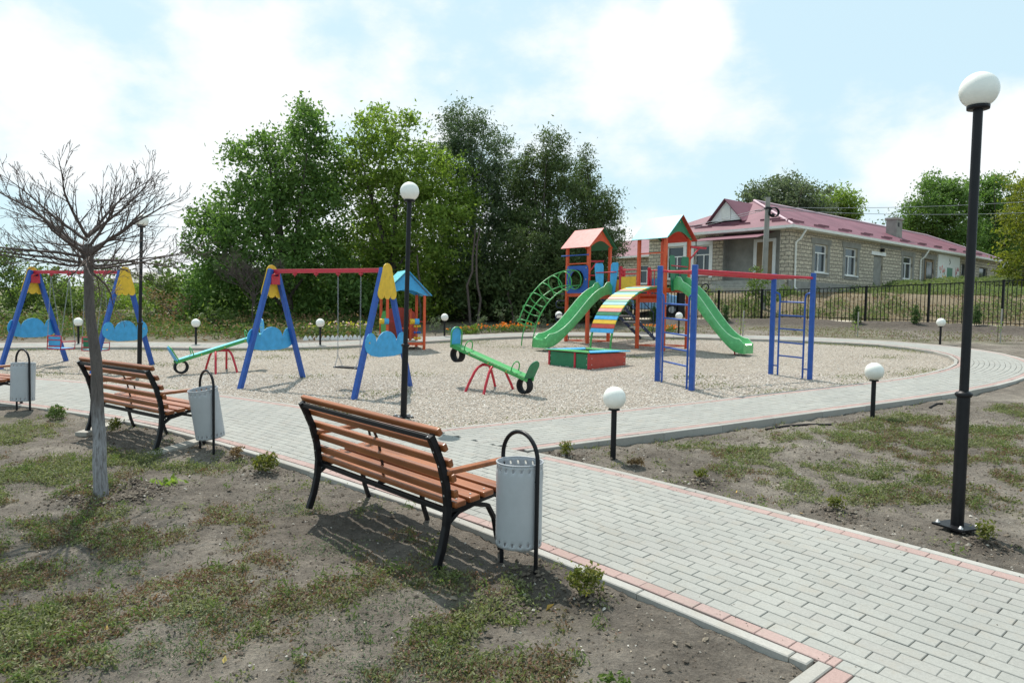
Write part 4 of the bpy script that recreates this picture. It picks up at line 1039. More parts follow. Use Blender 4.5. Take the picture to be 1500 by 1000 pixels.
# ------------------------------------------------------------------ play tower
TB = G(860, 503, -.075); TA = math.atan2(-.77, .64)
T = thing('play_tower', 'orange twin-towered climbing frame with two green slides and a rainbow slat ramp', 'climbing frame', TB, TA)
def tl(x, y, z=0):                                   # world -> tower
    c, s = math.cos(-TA), math.sin(-TA); dx, dy = x-TB.x, y-TB.y; return Vector((c*dx-s*dy, s*dx+c*dy, z))
X1, W1, X2, X3, W2 = -.95, .95, 2.0, 2.95, 1.06
D1, D2, E1, E2 = 1.56, 1.70, 3.03, 3.12
def posts(xs_, ys_, top):
    for x in xs_:
        for y in ys_:
            m = MB(); m.box((x, y, top/2-.08), (.085, .085, top+.16)); m.build('post', ORA, T, .007)
posts((X1, 0), (0, W1), E1); posts((X2, X3), (0, W2), E2)
for (xa, xb, w, d) in ((X1, 0, W1, D1), (X2, X3, W2, D2)):
    m = MB(); m.box(((xa+xb)/2, w/2, d-.03), (xb-xa-.09, w-.09, .04)); m.build('deck', ORA, T, .004)
    for y in (0, w):
        m = MB(); m.box(((xa+xb)/2, y, d-.05), (xb-xa-.088, .05, .10)); m.build('frame_beam', ORA, T, .004); m = MB(); m.box(((xa+xb)/2, y, .06), (xb-xa-.088, .025, .03)); m.build('ground_bar', ORA, T, .004)
    for x in (xa, xb):
        m = MB(); m.box((x, w/2, d-.052), (.05, w-.088, .10)); m.build('frame_beam', ORA, T, .004); m = MB(); m.box((x, w/2, .058), (.025, w-.088, .03)); m.build('ground_bar', ORA, T, .004)
m = MB(); m.box((X2+.475, .02, D2-.36), (.87, .06, .10)); m.build('frame_beam', ORA, T, .004)
# roofs
def roof(xa, xb, w, e, rise, cf, cb, cg, ci):
    rf = None
    for s, col in ((-1, cf), (1, cb)):
        y0 = w/2+s*(w/2+.15); z0 = e-.06; y1 = w/2; z1 = e+rise; a = MB()
        p = [Vector((xa-.16, y0, z0)), Vector((xb+.16, y0, z0)), Vector((xb+.16, y1, z1)), Vector((xa-.16, y1, z1))]
        n_ = (p[1]-p[0]).cross(p[2]-p[0]).normalized()*.018
        if n_.z < 0: n_ = -n_
        dz = Vector((0, 0, .004 if s > 0 else 0))
        a.hexa([q+dz for q in p]+[q+n_+dz for q in p]); a.build('roof_slope', col, T, .003)
    for x, col in ((xb+.052, cg), (xa-.052, cg)):
        o = [(-.07, -.03), (.02, -.03)]+[(.02+(w-.04)*(i/12), -.03+.20*math.sin(math.pi*i/12)) for i in range(1, 12)]+[(w-.02, -.03), (w+.07, -.03), (w/2, rise-.03)]
        a = MB(); a.prism(o, (x, 0, e), (0, 1, 0), (0, 0, 1), .018); g = a.build('gable_board', col, T, .003)
        k = MB()
        for y, z in ((.06, .03), (w-.06, .03), (w/2, rise-.18)): k.tube([(x+.009*(1 if x > xa else -1), y, e+z), (x+.018*(1 if x > xa else -1), y, e+z)], .014, 6)
        k.build('bolts', BOLT, g)
roof(X1, 0, W1, E1, .56, PINK, DGRN, ORA, DGRN)
roof(X2, X3, W2, E2, .62, CYAN, BRED, DGRN, BRED)
m = MB(); m.prism([(0, -.03)]+[(W2*i/12, -.03+.24*math.sin(math.pi*i/12)) for i in range(1, 12)]+[(W2, -.03), (W2, .0), (W2*.72, .30), (W2*.28, .30), (0, .0)], (X3-.06, 0, E2), (0, 1, 0), (0, 0, 1), .016); m.build('arch_board', BRED, T, .003)
# round-holed blue board and the green tunnel climber
def holed(xa, xb, za, zb, y, r, th=.018):
    cx, cz = (xa+xb)/2, (za+zb)/2; n = 32; vs = []; fs = []
    for yy in (y-th/2, y+th/2):
        for i in range(n):
            a = 2*math.pi*i/n; c, s = math.cos(a), math.sin(a); vs.append((cx+r*c, yy, cz+r*s))
        for i in range(n):
            a = 2*math.pi*i/n; c, s = math.cos(a), math.sin(a); k = min(((xb-xa)/2)/max(abs(c), 1e-6), ((zb-za)/2)/max(abs(s), 1e-6)); vs.append((cx+k*c, yy, cz+k*s))
    for i in range(n):
        j = (i+1) % n; fs += [(i, n+i, n+j, j), (2*n+i, 2*n+j, 3*n+j, 3*n+i), (i, j, 2*n+j, 2*n+i), (n+i, 3*n+i, 3*n+j, n+j)]
    return MB().add(vs, fs)
bb = holed(X1+.03, .03, D1+.0, D1+.86, -.053, .30).build('holed_board', BLUE, T)
k = MB()
for x in (X1+.10, -.05):
    for z in (.07, .43, .79): k.tube([(x, -.062, D1+z), (x, -.072, D1+z)], .017, 6)
k.build('bolts', BOLT, bb)
m = MB(); m.box(((X1)/2, 0, D1+.93), (.87, .03, .04)); m.build('guard_rail', ORA, T)
m = MB(); m.tube([(X1-.22, -.06, E1-.28), (.04, -.06, E1-.28)], .02, 8); m.build('grab_bar', BLUE, T)
cx, cz = X1/2, D1+.42
def tun(t): return Vector((cx, -.06-2.18*math.sin(t), -.12+(cz+.12)*math.cos(t))), Vector((0, -math.sin(t)*(cz+.12), math.cos(t)*2.18)).normalized()
for i in range(7):
    p, nr = tun(R(2+11.2*i)); m = MB(); m.tube([p+Vector((1, 0, 0))*.29*math.cos(a)+nr*.29*math.sin(a) for a in np.linspace(0, 2*math.pi, 28, endpoint=False)], .0165, 8, True); m.build('tunnel_ring', GRN, T)
for ang, t1 in ((90, 70), (-35, 90), (215, 90), ):
    pts = []
    for tt in np.linspace(2, t1, 24):
        p, nr = tun(R(tt)); pts.append(p+Vector((1, 0, 0))*.305*math.cos(R(ang))+nr*.305*math.sin(R(ang)))
    if t1 == 90: pts.append(pts[-1]-Vector((0, 0, .25)))
    m = MB(); m.tube(pts, .0175, 8); m.build('tunnel_rail', GRN, T)
# blue serpentine climbing bar beside the left tower
pts = []
for i in range(7):
    z = D1-.02-.22*i; a, b = (-.34, .14) if i % 2 == 0 else (.14, -.34)
    s = 1 if b > a else -1
    pts += [(X1-.08, a, z), (X1-.08, b-s*.06, z)]+[(X1-.08, b-s*.06+s*.11*math.sin(q), z-.11+.11*math.cos(q)) for q in np.linspace(.3, math.pi-.3, 6)]
m = MB(); m.tube(pts, .016, 8); m.build('serpentine_bar', NAVY, T)
# bridge between the towers
BY0, BY1 = .02, .93
m = MB(); m.box((1.0, (BY0+BY1)/2, D1-.04), (1.9, BY1-BY0, .05)); m.build('bridge_deck', ORA, T, .004)
for y in (BY0, BY1):
    m = MB(); m.box((1.0, y, D1-.12), (1.91, .05, .11)); m.build('bridge_beam', ORA, T, .004)
for x, y in ((1.30, BY0), (1.62, BY1), (.62, BY1)):
    m = MB(); m.box((x, y, D1+.35), (.075, .075, .88)); m.build('bridge_post', RED, T, .005)
m = MB(); m.box((.19, BY0-.035, D1+.19), (.29, .016, .40)); m.build('low_board', DGRN, T, .003)
m = MB(); m.box((1.64, BY0-.035, D1+.24), (.56, .016, .47)); m.build('yellow_board', YEL, T, .003)
m = MB(); m.box((1.82, BY1+.03, D1+.24), (.30, .016, .42)); m.build('blue_board', LBLUE, T, .003)
m = MB(); m.box((.30, BY1+.03, D1+.24), (.50, .016, .42)); m.build('yellow_board', YEL, T, .003)
for (xa, xb, y, z) in ((.04, .34, BY0, .55), (1.30, 1.96, BY0, .68), (1.30, 1.96, BY0, .56), (0, .62, BY1, .72), (1.62, 1.96, BY1, .70), (1.62, 1.96, BY1, .10)):
    m = MB(); m.tube([(xa, y, D1+z), (xb, y, D1+z)], .018, 8); m.build('guard_rail', RED, T)
for x in (.10, .22, .30, 1.72, 1.84):
    m = MB(); m.tube([(x, BY1-.02, D1), (x, BY1-.02, D1+.7)], .012, 6); m.build('baluster', RED, T)
def flare(h=.86): return [(-.10, -.14), (.10, -.14), (.155, h*.55), (.165, h-.08), (.12, h), (-.12, h), (-.165, h-.08), (-.155, h*.55)]
def slide(org, dirv, L, ztop, boards, barcol, wd_=.50):
    "org: middle of the mouth in the tower frame, dirv: way down"
    org = Vector(org); d = Vector(dirv).normalized(); x = d.cross(Vector((0, 0, 1))).normalized(); up = Vector((0, 0, 1))
    def zz(u): # s-curve with a bump and a run-out
        k = sstep(.02, .90, np.array(u)).item(); return (ztop-.20)*(1-k*.86-.14*min(1, u/.9))+.20+.05*math.sin(u*math.pi*2.2)*(1-u)
    prof = [org+d*(u*L)+up*(zz(u)-org.z) for u in np.linspace(0, 1, 30)]
    sec = lambda hw, wall, sk: [(-hw, wall), (-hw+.03, wall), (-hw+.055, .05), (-hw+.11, .0), (hw-.11, .0), (hw-.055, .05), (hw-.03, wall), (hw, wall), (hw, -sk*.5), (hw-.01, -sk), (-hw+.01, -sk), (-hw, -sk*.5)]
    rings = []; e1 = []; e2 = []
    for i, p in enumerate(prof):
        u = i/(len(prof)-1); dd = (prof[min(i+1, 29)]-prof[max(i-1, 0)]).normalized(); n_ = x.cross(dd).normalized()
        wall = .16+.14*math.exp(-(u/.07)**2)*0+.05*(1-u)
        if u < .10: wall += .16*(1-abs(u-.05)/.05)*(u <= .1)
        if u > .93: wall *= 1-.75*(u-.93)/.07
        skirt = .055+.17*sstep(.62, 1.0, np.array(u)).item()
        rings.append([p+x*a+(n_*b if b > -.01 else (n_*b if u < .5 else up*(b-.0)-d*(.0))) for a, b in sec(wd_/2, wall, skirt)])
        e1.append(p-x*(wd_/2-.015)+n_*(wall+.002)); e2.append(p+x*(wd_/2-.015)+n_*(wall+.002))
    m = MB(); m.loft(rings, True, True)
    pe = prof[-1]
    sl = m.build('slide', SLIDE, T, .004)
    q = MB(); q.tube(e1[1:29], .0125, 6); q.tube(e2[1:29], .0125, 6); q.build('slide_edge', SLIDE_EDGE, sl)
    q = MB(); q.tube([pe-d*.40-up*.05, pe-d*.36-up*.45], .022, 6); q.build('slide_foot', RED, sl)
    for s in (-1, 1):
        q = MB(); c = org+x*s*(wd_/2-.02)-d*.02+up*.05; ax = (x*s+d*.25).normalized()
        q.prism(flare(), c+x*s*.02, (x+d*.12*s).normalized(), (up+x*s*.09).normalized(), .018); q.build('side_board', boards, T, .003)
    q = MB(); q.tube([org-x*.42+up*.62, org+x*.42+up*.62], .018, 8); q.build('grab_bar', barcol, T)
slide((.80, -.07, D1), (0, -1, 0), 2.66, D1, LBLUE, RED)
q = G(1096, 521, -.075); e = tl(q.x, q.y); o0 = Vector((X3+.07, W2/2, D2)); dv = Vector((e.x-o0.x, e.y-o0.y, 0))
slide(o0, dv, dv.length+.0, D2, DGRN, RED, .54)
m = MB(); m.box((X3-.06, W2/2, D2+.28), (.016, .32, .55)); m.build('back_board', DGRN, T, .003)
# rainbow ramp
cols = [LBLUE, BRED, YEL, LBLUE, DGRN, PINK, YEL, CYAN, DGRN, PINK, YEL, CYAN, DGRN, PINK, YEL, CYAN, DGRN, PINK, YEL, CYAN]
RP = [Vector((0, -.06-1.98*math.sin(t), -.02+(D2+.03)*math.cos(t)**.92)) for t in np.linspace(0, R(89), 90)]
ss = [0]
for a, b in zip(RP, RP[1:]): ss.append(ss[-1]+(b-a).length)
def rp(s): return Vector((0, float(np.interp(s, ss, [p.y for p in RP])), float(np.interp(s, ss, [p.z for p in RP]))))
s_end = ss[-1]-.42; ns = 20
for i in range(ns):
    s0 = s_end-(i+.5)*s_end/ns; a, b = rp(s0-.01), rp(s0+.01); d = (b-a).normalized(); p = rp(s0); n_ = Vector((1, 0, 0)).cross(d)
    if n_.z < 0: n_ = -n_
    p = p+n_*.03
    m = MB(); m.hexa([p+Vector((sx*.41, 0, 0))+d*sd*.055+n_*sn*.011 for sn, sx, sd in ((-1, -1, -1), (-1, 1, -1), (-1, 1, 1), (-1, -1, 1), (1, -1, -1), (1, 1, -1), (1, 1, 1), (1, -1, 1))])
    for v in range(8): m.v[v] = (m.v[v][0]+(X2+X3)/2, m.v[v][1], m.v[v][2])
    m.build('ramp_slat', cols[i], T, .003)
for sx in (-1, 1):
    m = MB(); m.strip([p+Vector(((X2+X3)/2+sx*.36, 0, 0)) for p in RP]+[RP[-1]+Vector(((X2+X3)/2+sx*.36, 0, -.25))], .03, .045, (1, 0, 0)); m.build('ramp_rail', GRN, T)
m = MB(); m.box(((X2+X3)/2, 0, E2-.44), (.87, .03, .035)); m.build('guard_rail', ORA, T)
# back stairs
q = G(956, 497, -.075); e = tl(q.x, q.y); s0 = Vector((e.x-.55, BY1+.04, D1-.03)); e.z = .02
for k_ in (-.30, .30):
    m = MB(); m.bar(s0+Vector((k_, 0, 0)), e+Vector((k_, 0, -.06)), .04, .09); m.build('stair_stringer', NAVY, T)
    m = MB(); m.tube([s0+Vector((k_, -.02, .0)), s0+Vector((k_, -.02, .75)), s0.lerp(e, .85)+Vector((k_, 0, .75)), s0.lerp(e, .85)+Vector((k_, 0, .0))], .016, 8); m.build('stair_rail', NAVY, T)
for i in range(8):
    p = s0.lerp(e, (i+.5)/8); m = MB(); m.box(p, (.60, .17, .045)); m.build('stair_tread', GREYBIN, T)  # pale grey stands in for sun reflecting off the steps
# red crane arms
for (x, y, z, dx, dy) in ((X3+.05, W2, E2-.22, .18, .48), (X1+.05, W1, E1-.40, .62, .0)):
    m = MB(); m.bar((x, y, z), (x+dx, y+dy, z-.02), .05, .06); m.bar((x, y, z-.34), (x+dx*.55, y+dy*.55, z-.03), .035, .035); m.build('crane_arm', RED, T)

# ------------------------------------------------------------------ playhouse
p0 = G(567, 514, -.075); q0 = G(621, 512, -.075); pa = math.atan2(q0.y-p0.y, q0.x-p0.x); pw = (q0-p0).length; pd = .95
t = thing('playhouse', 'small open playhouse with light blue gable roof and orange posts behind the right swing frame', 'playhouse', p0, pa)
ph = 1.60
for x in (0, pw):
    for y in (0, pd): m = MB(); m.box((x, y, ph/2-.05), (.07, .07, ph+.1)); m.build('post', ORA, t, .006)
for (a, b) in (((0, 0), (pw, 0)), ((0, pd), (pw, pd)), ((0, 0), (0, pd)), ((pw, 0), (pw, pd))):
    d = Vector((b[0]-a[0], b[1]-a[1], 0)).normalized()*.037
    m = MB(); m.bar((a[0]+d.x, a[1]+d.y, .20), (b[0]-d.x, b[1]-d.y, .20), .05, .08); m.build('base_beam', ORA, t, .004)
m = MB(); m.box((pw/2, pd/2, .25), (pw-.02, pd-.02, .02)); m.build('floor_board', CONC, t)
for s in (-1, 1):
    x0, x1 = pw/2+s*(pw/2+.17), pw/2; z0, z1 = ph-.04, ph+.66
    pts = [Vector((x0, -.17, z0)), Vector((x1, -.17, z1)), Vector((x1, pd+.17, z1)), Vector((x0, pd+.17, z0))]
    n_ = (pts[1]-pts[0]).cross(pts[2]-pts[0]).normalized()*.016; n_ = n_ if n_.z > 0 else -n_
    m = MB(); m.hexa(pts+[q+n_ for q in pts]); m.build('roof_slope', LBLUE if s > 0 else CYAN, t)
for y in (-.05, pd+.05):
    o = [(-.10, -.03), (.02, -.03)]+[(.02+(pw-.04)*i/12, -.03+.15*math.sin(math.pi*i/12)) for i in range(1, 12)]+[(pw-.02, -.03), (pw+.10, -.03), (pw/2, .61)]
    m = MB(); m.prism(o, (0, y, ph), (1, 0, 0), (0, 0, 1), .018); m.build('gable_board', LBLUE, t)
o = [(0, 0), (pw-.09, 0), (pw-.09, .78)]+[((pw-.09)*(1-i/10), .78+.14*math.sin(math.pi*i/10)) for i in range(1, 10)]+[(0, .70)]
m = MB(); m.prism(o, (.045, pd, .30), (1, 0, 0), (0, 0, 1), .018); m.build('back_board', BRED, t)
o = [(0, 0), (pd-.1, 0), (pd-.1, .62), (.6, .8), (.25, .82), (0, .5)]
m = MB(); m.prism(o, (0, .05, .30), (0, 1, 0), (0, 0, 1), .018); m.build('side_board', GRN, t)
m = MB(); m.prism([(.0, 0), (.42, 0), (.42, .75), (.30, .88), (.12, .88), (0, .75)], (pw*.72, .52, .27), (.3, 1, 0), (0, 0, 1), .018); m.build('dark_board', DGRN, t)
m = MB(); m.tube([(pw*.72, .50, .27), (pw*.72, .50, 1.05), (pw*.74, .58, 1.17), (pw*.80, .80, 1.17), (pw*.84, .93, 1.05), (pw*.84, .93, .27)], .03, 8); m.build('arch_rim', ORA, t)
m = MB(); m.box((pw*.62, .62, .62), (.34, .30, .03)); m.build('seat_shelf', ORA, t)
for x0, y0, z0, ln in ((-.02, -.02, .83, .30), (pw*.80, -.02, .83, .30)):
    m = MB(); m.tube([(x0-.22, y0, z0), (x0+.20, y0, z0)], .012, 8); rod = m.build('toy_axle', RED, t)
    m = MB(); m.tube([(x0-.20, y0, z0), (x0-.08, y0, z0)], .075, 14); m.build('toy_drum', YEL, rod)
    m = MB(); m.tube([(x0-.075, y0, z0), (x0+.05, y0, z0)], .085, 14); m.build('toy_drum', LBLUE, rod)
for z, c_ in ((.36, YEL), (.52, BLUE), (.70, YEL)):
    m = MB(); m.tube([(pw*.80-.1, 0, z), (pw*.80+.14, 0, z)], .010, 6); rod = m.build('bead_wire', BLACK, t)
    m = MB()
    for e in (-.06, .02, .08): m.sphere((pw*.80+e, 0, z), .038, 10, 8)
    m.build('beads', c_, rod)

# ------------------------------------------------------------------ fence
t = thing('metal_fence', 'black metal picket fence along the far side of the playground', 'fence', (0, 0, 0))
fpx = [872, 930, 992, 1052, 1115, 1188, 1267, 1359, 1467, 1592]
fby = np.interp(fpx, [872, 1020, 1160, 1267, 1359, 1467, 1592], [469.2, 470.2, 471, 474, 477, 481.5, 487.5]); fty = np.interp(fpx, [872, 1020, 1200, 1358, 1486, 1592], [429.5, 428, 426, 424, 423, 422])
base = [G(x, y) for x, y in zip(fpx, fby)]; ftop = []
for b, x, yb, yt in zip(base, fpx, fby, fty): dep = (Vector(b)-Vector(CAM)).length; ftop.append(b.z+(yb-yt)*dep/FPX)
for b, zt in zip(base, ftop):
    m = MB(); m.box((b.x, b.y, (b.z+zt)/2-.1), (.075, .075, zt-b.z+.22), .5); m.box((b.x, b.y, zt+.018), (.09, .09, .012), .5); m.build('post', BLACK, t)
for i in range(len(base)-1):
    a, b = base[i].copy(), base[i+1].copy(); a2, b2 = a.copy(), b.copy(); a2.z, b2.z = ftop[i], ftop[i+1]; a.z += .1; b.z += .1
    m = MB()
    for f in (.0, .0): pass
    d = (b-a).normalized()*.038
    m.bar(a2+d-Vector((0, 0, .03)), b2-d-Vector((0, 0, .03)), .035, .035); m.build('top_rail', BLACK, t); m = MB(); m.bar(a+d+Vector((0, 0, .12)), b-d+Vector((0, 0, .12)), .03, .03); m.build('bottom_rail', BLACK, t)
    n = int((b-a).length/.145); m = MB()
    for k in range(1, n):
        f = k/n; p, q = a.lerp(b, f), a2.lerp(b2, f); m.box((p.x, p.y, (p.z+q.z)/2-.035), (.022, .022, q.z-p.z-.02), .5)
    m.build('pickets', BLACK, t)
for px in (1014.5, 1031.5):
    f = (px-992)/60; a2 = base[2].lerp(base[3], f); zt = ftop[2]+(ftop[3]-ftop[2])*f; c = Vector((a2.x, a2.y, zt+.17)); u = (base[3]-base[2]).normalized()
    m = MB(); m.tube([c+u*.155*math.cos(q)+Vector((0, 0, .155*math.sin(q))) for q in np.linspace(0, 2*math.pi, 28, endpoint=False)], .032, 8, True); m.build('ring_ornament', BLACK, t)
b = base[2]; m = MB(); m.box((b.x+.16, b.y-.04, b.z+.75), (.30, .10, 1.05), 0); m.build('gate_box', BLACK, t, .01)

# ------------------------------------------------------------------ utility pole and wires
b = D(1118, 430, 36); b.z = Z(b.x, b.y); top = D(1120.5, 290, 36)
t = thing('utility_pole', 'grey concrete utility pole with a coiled cable, standing in front of the stone building', 'utility pole', b)
hp = top.z-b.z
m = MB(); m.tube([(0, 0, -.2), (.08, 0, hp)], [.16, .115], 12); m.build('pole', PLASTER, t)
m = MB(); m.box((.08, 0, hp-.55), (.28, .30, .10)); m.build('clamp', BLACK, t)
m = MB()
for k in range(4): m.tube([Vector((.30+.02*k, -.17-.02*k, hp-.78))+Vector((.23*math.cos(q), 0, .23*math.sin(q))) for q in np.linspace(0, 2*math.pi, 20, endpoint=False)], .02, 5, True)
m.tube([(.08, 0, hp-.5), (-.25, -.1, hp-.68), (-.6, -.1, hp-.72)], .018, 5); m.sphere((.28, -.2, hp-.92), .10, 10, 8); m.build('cable_coil', BLACK, t)
def wire(label, p, q, sag):
    pts = [p.lerp(q, f)-Vector((0, 0, sag*4*f*(1-f))) for f in np.linspace(0, 1, 24)]
    m = MB(); m.tube(pts, .013, 5); tag(m.build('power_line', ZINC), label, 'power line', 'overhead wires at the pole')
pt = b+Vector((.08, 0, hp-.5))
wire('upper overhead wire running from the utility pole to the right', pt, D(1640, 284, 38), .28)
wire('lower overhead wire running from the utility pole to the right', pt-Vector((0, 0, .12)), D(1640, 303, 44), .35)
wire('upper overhead wire running from the utility pole to the left behind the tower roofs', pt, D(860, 357, 60), .25)
wire('lower overhead wire running from the utility pole to the left behind the tower roofs', pt-Vector((0, 0, .10)), D(860, 362, 60), .25)

# ------------------------------------------------------------------ stone building
BO = D(1162, 329, 38.5); EV = 3.7; BO.z -= EV; BA = R(40)
H = thing('stone_building', 'long single storey limestone building with a wine red metal roof behind the fence', 'building', BO, BA)
IN = .4; LA, LB = 36.0, 10.2
def wall(axis_, u0, u1, z0, z1, openings, off, name, mat, nrm, th=.30):
    "wall in the plane x=off (axis 'y') or y=off (axis 'x') with real openings and reveals"
    us = sorted({u0, u1}|{v for o in openings for v in o[:2]}); m = MB()
    P = (lambda u, z, d=0: (u, off+d, z)) if axis_ == 'x' else (lambda u, z, d=0: (off+d, u, z))
    for a, b in zip(us, us[1:]):
        zc = [z0]; 
        for o in sorted([o for o in openings if o[0] <= a+1e-6 and o[1] >= b-1e-6], key=lambda o: o[2]): zc += [o[2], o[3]]
        zc.append(z1)
        for k in range(0, len(zc), 2):
            if zc[k+1]-zc[k] > 1e-4: m.add([P(a, zc[k]), P(b, zc[k]), P(b, zc[k+1]), P(a, zc[k+1])], [(0, 1, 2, 3)], False, [[(a, zc[k]), (b, zc[k]), (b, zc[k+1]), (a, zc[k+1])]])
    for a, b, c, d in openings:
        for (q, r_) in (((a, c), (b, c)), ((b, c), (b, d)), ((b, d), (a, d)), ((a, d), (a, c))):
            m.add([P(*q), P(*r_), P(r_[0], r_[1], th), P(q[0], q[1], th)], [(0, 1, 2, 3)], False, [[(0, 0), (.3, 0), (.3, .3), (0, .3)]])
    return m.build(name, mat, H)
def window(axis_, a, b, c, d, off, mull=True, frame=WHITE, pane=GLASS, split=.70, blind=False):
    y = off+.14; bx_ = (lambda u0, u1, v0, v1, dd, t_: ((( u0+u1)/2, y+dd, (v0+v1)/2), (u1-u0, t_, v1-v0))) if axis_ == 'x' else (lambda u0, u1, v0, v1, dd, t_: ((y+dd, (u0+u1)/2, (v0+v1)/2), (t_, u1-u0, v1-v0)))
    m = MB(); fw = .075
    for q in ((a, a+fw, c, d), (b-fw, b, c, d), (a+fw, b-fw, c, c+fw), (a+fw, b-fw, d-fw, d)): m.box(*bx_(*q, 0, .07))
    if mull:
        zs = c+(d-c)*split; m.box(*bx_(a+fw, b-fw, zs-.035, zs+.035, 0, .068)); xm = a+(b-a)*.42; m.box(*bx_(xm-.035, xm+.035, c+fw, zs-.035, 0, .066))
    f = m.build('window', frame, H)
    m = MB(); m.box(*bx_(a+.03, b-.03, c+.03, d-.03, .03, .012)); m.build('pane', pane, f)
    if blind:
        m = MB(); m.box(*bx_(a+.1, a+(b-a)*.32, c+.1, d-.15, .10, .02)); m.box(*bx_(b-(b-a)*.25, b-.1, c+.1, d-.15, .10, .02)); m.build('curtain', CURTAIN, f)
    m = MB(); m.box(*bx_(a-.05, b+.05, c-.07, c-.003, -.12, .26)); m.build('sill', WHITE, f)
wins = [(3.25, 4.75, 1.30, 2.92), (7.02, 8.62, 1.28, 2.96), (15.6, 17.15, 1.40, 2.95)]
door_ = [(11.0, 12.35, .45, 2.72), (19.2, 21.1, .6, 2.98), (26.7, 27.8, 1.2, 3.05), (30.8, 32.8, 1.7, 2.95)]
wall('x', IN, LA-.4, .72, EV-.02, wins+[(a, b, max(c, .73), d) for a, b, c, d in door_], IN, 'stone_wall', STONE, -1)
m = MB(); m.box(((LA)/2, IN+.02, -.6), (LA-.8, .12, 2.63)); m.build('plinth', PLASTER, H)
m = MB()
for a, b, c, d in wins+[(19.2, 21.1, .6, 2.98)]:                       # plaster surrounds
    for q in ((a-.45, b+.45, d+.02, d+.34), (a-.30, a-.02, c-.2, d), (b+.02, b+.30, c-.2, d)): m.box(((q[0]+q[1])/2, IN-.012, (q[2]+q[3])/2), (q[1]-q[0], .03, q[3]-q[2]))
    m.box(((a+b)/2, IN-.010, c-.16), (b-a+.0, .026, .17)); m.build('plaster_surround', PLASTER, H); m = MB()
m.box((13.5, IN-.012, 3.42), (3.2, .03, .26)); m.build('plaster_patch', PLASTER, H)
for w_ in wins: window('x', *w_, IN, blind=w_[0] < 16)
window('x', 30.8, 32.8, 1.7, 2.95, IN, False, PLASTER); window('x', 26.7, 27.8, 1.2, 3.05, IN, False, PLASTER)
m = MB(); m.box((11.675, IN+.12, 1.55), (1.35, .06, 2.32)); dd = m.build('grey_door', PLASTER, H); m = MB(); m.box((11.6, IN-.02, 2.86), (2.1, .10, .22)); m.build('door_lintel', WHITE, dd)
m = MB(); m.box((11.95, IN-.14, 3.10), (.18, .2, .22)); m.build('door_lantern', BLACK, dd)
m = MB(); m.box((20.15, IN+.12, 1.75), (1.9, .06, 2.4)); dd = m.build('brown_door', DOORWOOD, H)
m = MB(); m.box((20.45, IN+.08, 2.2), (1.1, .03, 1.2)); m.build('door_glass', GLASS, dd); m = MB(); m.box((19.35, IN+.06, 1.8), (.3, .06, 2.3)); m.build('open_leaf', BLACK, dd)
m = MB(); m.box((23.95, IN-.03, 2.45), (4.4, .05, 2.05)); mur = m.build('mural_panel', WHITE, H)
m = MB(); m.box((24.1, IN-.058, 1.95), (1.1, .012, 1.2)); m.build('painted_doorway', DGRN, mur)
rr = random.Random(5)
for nm, mt, n, sp in (('painted_petals', RED, 9, ((25.3, 26.0), (1.9, 2.6))), ('painted_blossoms', PINK, 10, ((22.1, 23.1), (2.0, 2.6))), ('painted_stems', DGRN, 16, ((22.0, 26.0), (1.5, 2.3))), ('painted_leaves', YEL, 6, ((22.4, 23.4), (1.5, 1.9)))):
    m = MB()
    for k in range(n):
        x, z_ = rr.uniform(*sp[0]), rr.uniform(*sp[1]); r_ = rr.uniform(.05, .11)
        if 23.5 < x < 24.7: continue
        m.prism([(r_*math.cos(a)*rr.uniform(.5, 1.3), r_*math.sin(a)*rr.uniform(.6, 1.8)) for a in np.linspace(0, 2*math.pi, 8, endpoint=False)], (x, IN-.060, z_), (1, 0, 0), (0, 0, 1), .008)
    m.build(nm, mt, mur)
m = MB(); m.tube([(24.0+.12*math.cos(a), IN-.062, 2.95+.14*math.sin(a)) for a in np.linspace(-2.0, 2.2, 12)], .02, 5); m.tube([(24.05, IN-.062, 3.1), (23.95, IN-.062, 3.22)], .018, 5); m.build('painted_curl', BLACK, mur)
# gable-side front with the porch (plane x = IN)
wb_ = [(5.55, 6.65, 1.15, 2.95), (7.45, 8.75, .95, 2.98)]
wall('y', .95, LB-.3, .72, EV-.02, [], IN+.45, 'porch_back_wall', PLASTER, -1)
wall('y', IN, .95, -.3, EV-.02, [], IN+.0, 'stone_pier', STONE, -1)
wall('y', 4.6, LB-.2, .55, EV-.02, wb_, IN-.004, 'stone_front', STONE, -1)
for y_ in (.965, 4.585): m = MB(); m.box((IN+.225, y_, 2.0), (.45, .03, 3.4)); m.build('porch_cheek', PLASTER, H)
for a, b, c, d in wb_:
    window('y', a, b, c, d, IN, True, WHITE, GLASS, .68, True)
    m = MB()
    for q in ((a-.24, b+.24, d+.01, d+.26), (a-.24, a-.01, c-.2, d), (b+.01, b+.24, c-.2, d)): m.box((IN-.022, (q[0]+q[1])/2, (q[2]+q[3])/2), (.05, q[1]-q[0], q[3]-q[2]))
    m.build('white_surround', WHITE, H)
m = MB()
for q in ((1.42, 1.62, .8, 2.95), (2.62, 2.82, .8, 2.95), (1.42, 2.82, 2.95, 3.13)): m.box((IN+.42, (q[0]+q[1])/2, (q[2]+q[3])/2), (.08, q[1]-q[0], q[3]-q[2]))
dd = m.build('porch_door', WHITE, H); m = MB(); m.box((IN+.435, 2.12, 1.88), (.04, 1.0, 2.14)); m.build('door_leaf', DOORWOOD, dd)
m = MB(); m.box((IN+.5, 2.8, .40), (2.2, 4.4, .64)); m.box((IN-1.0, 4.2, .20), (1.0, 5.6, .5)); m.box((IN-1.6, 4.8, -.1), (.5, 6.6, .75)); m.build('terrace', CONC, H, .02)
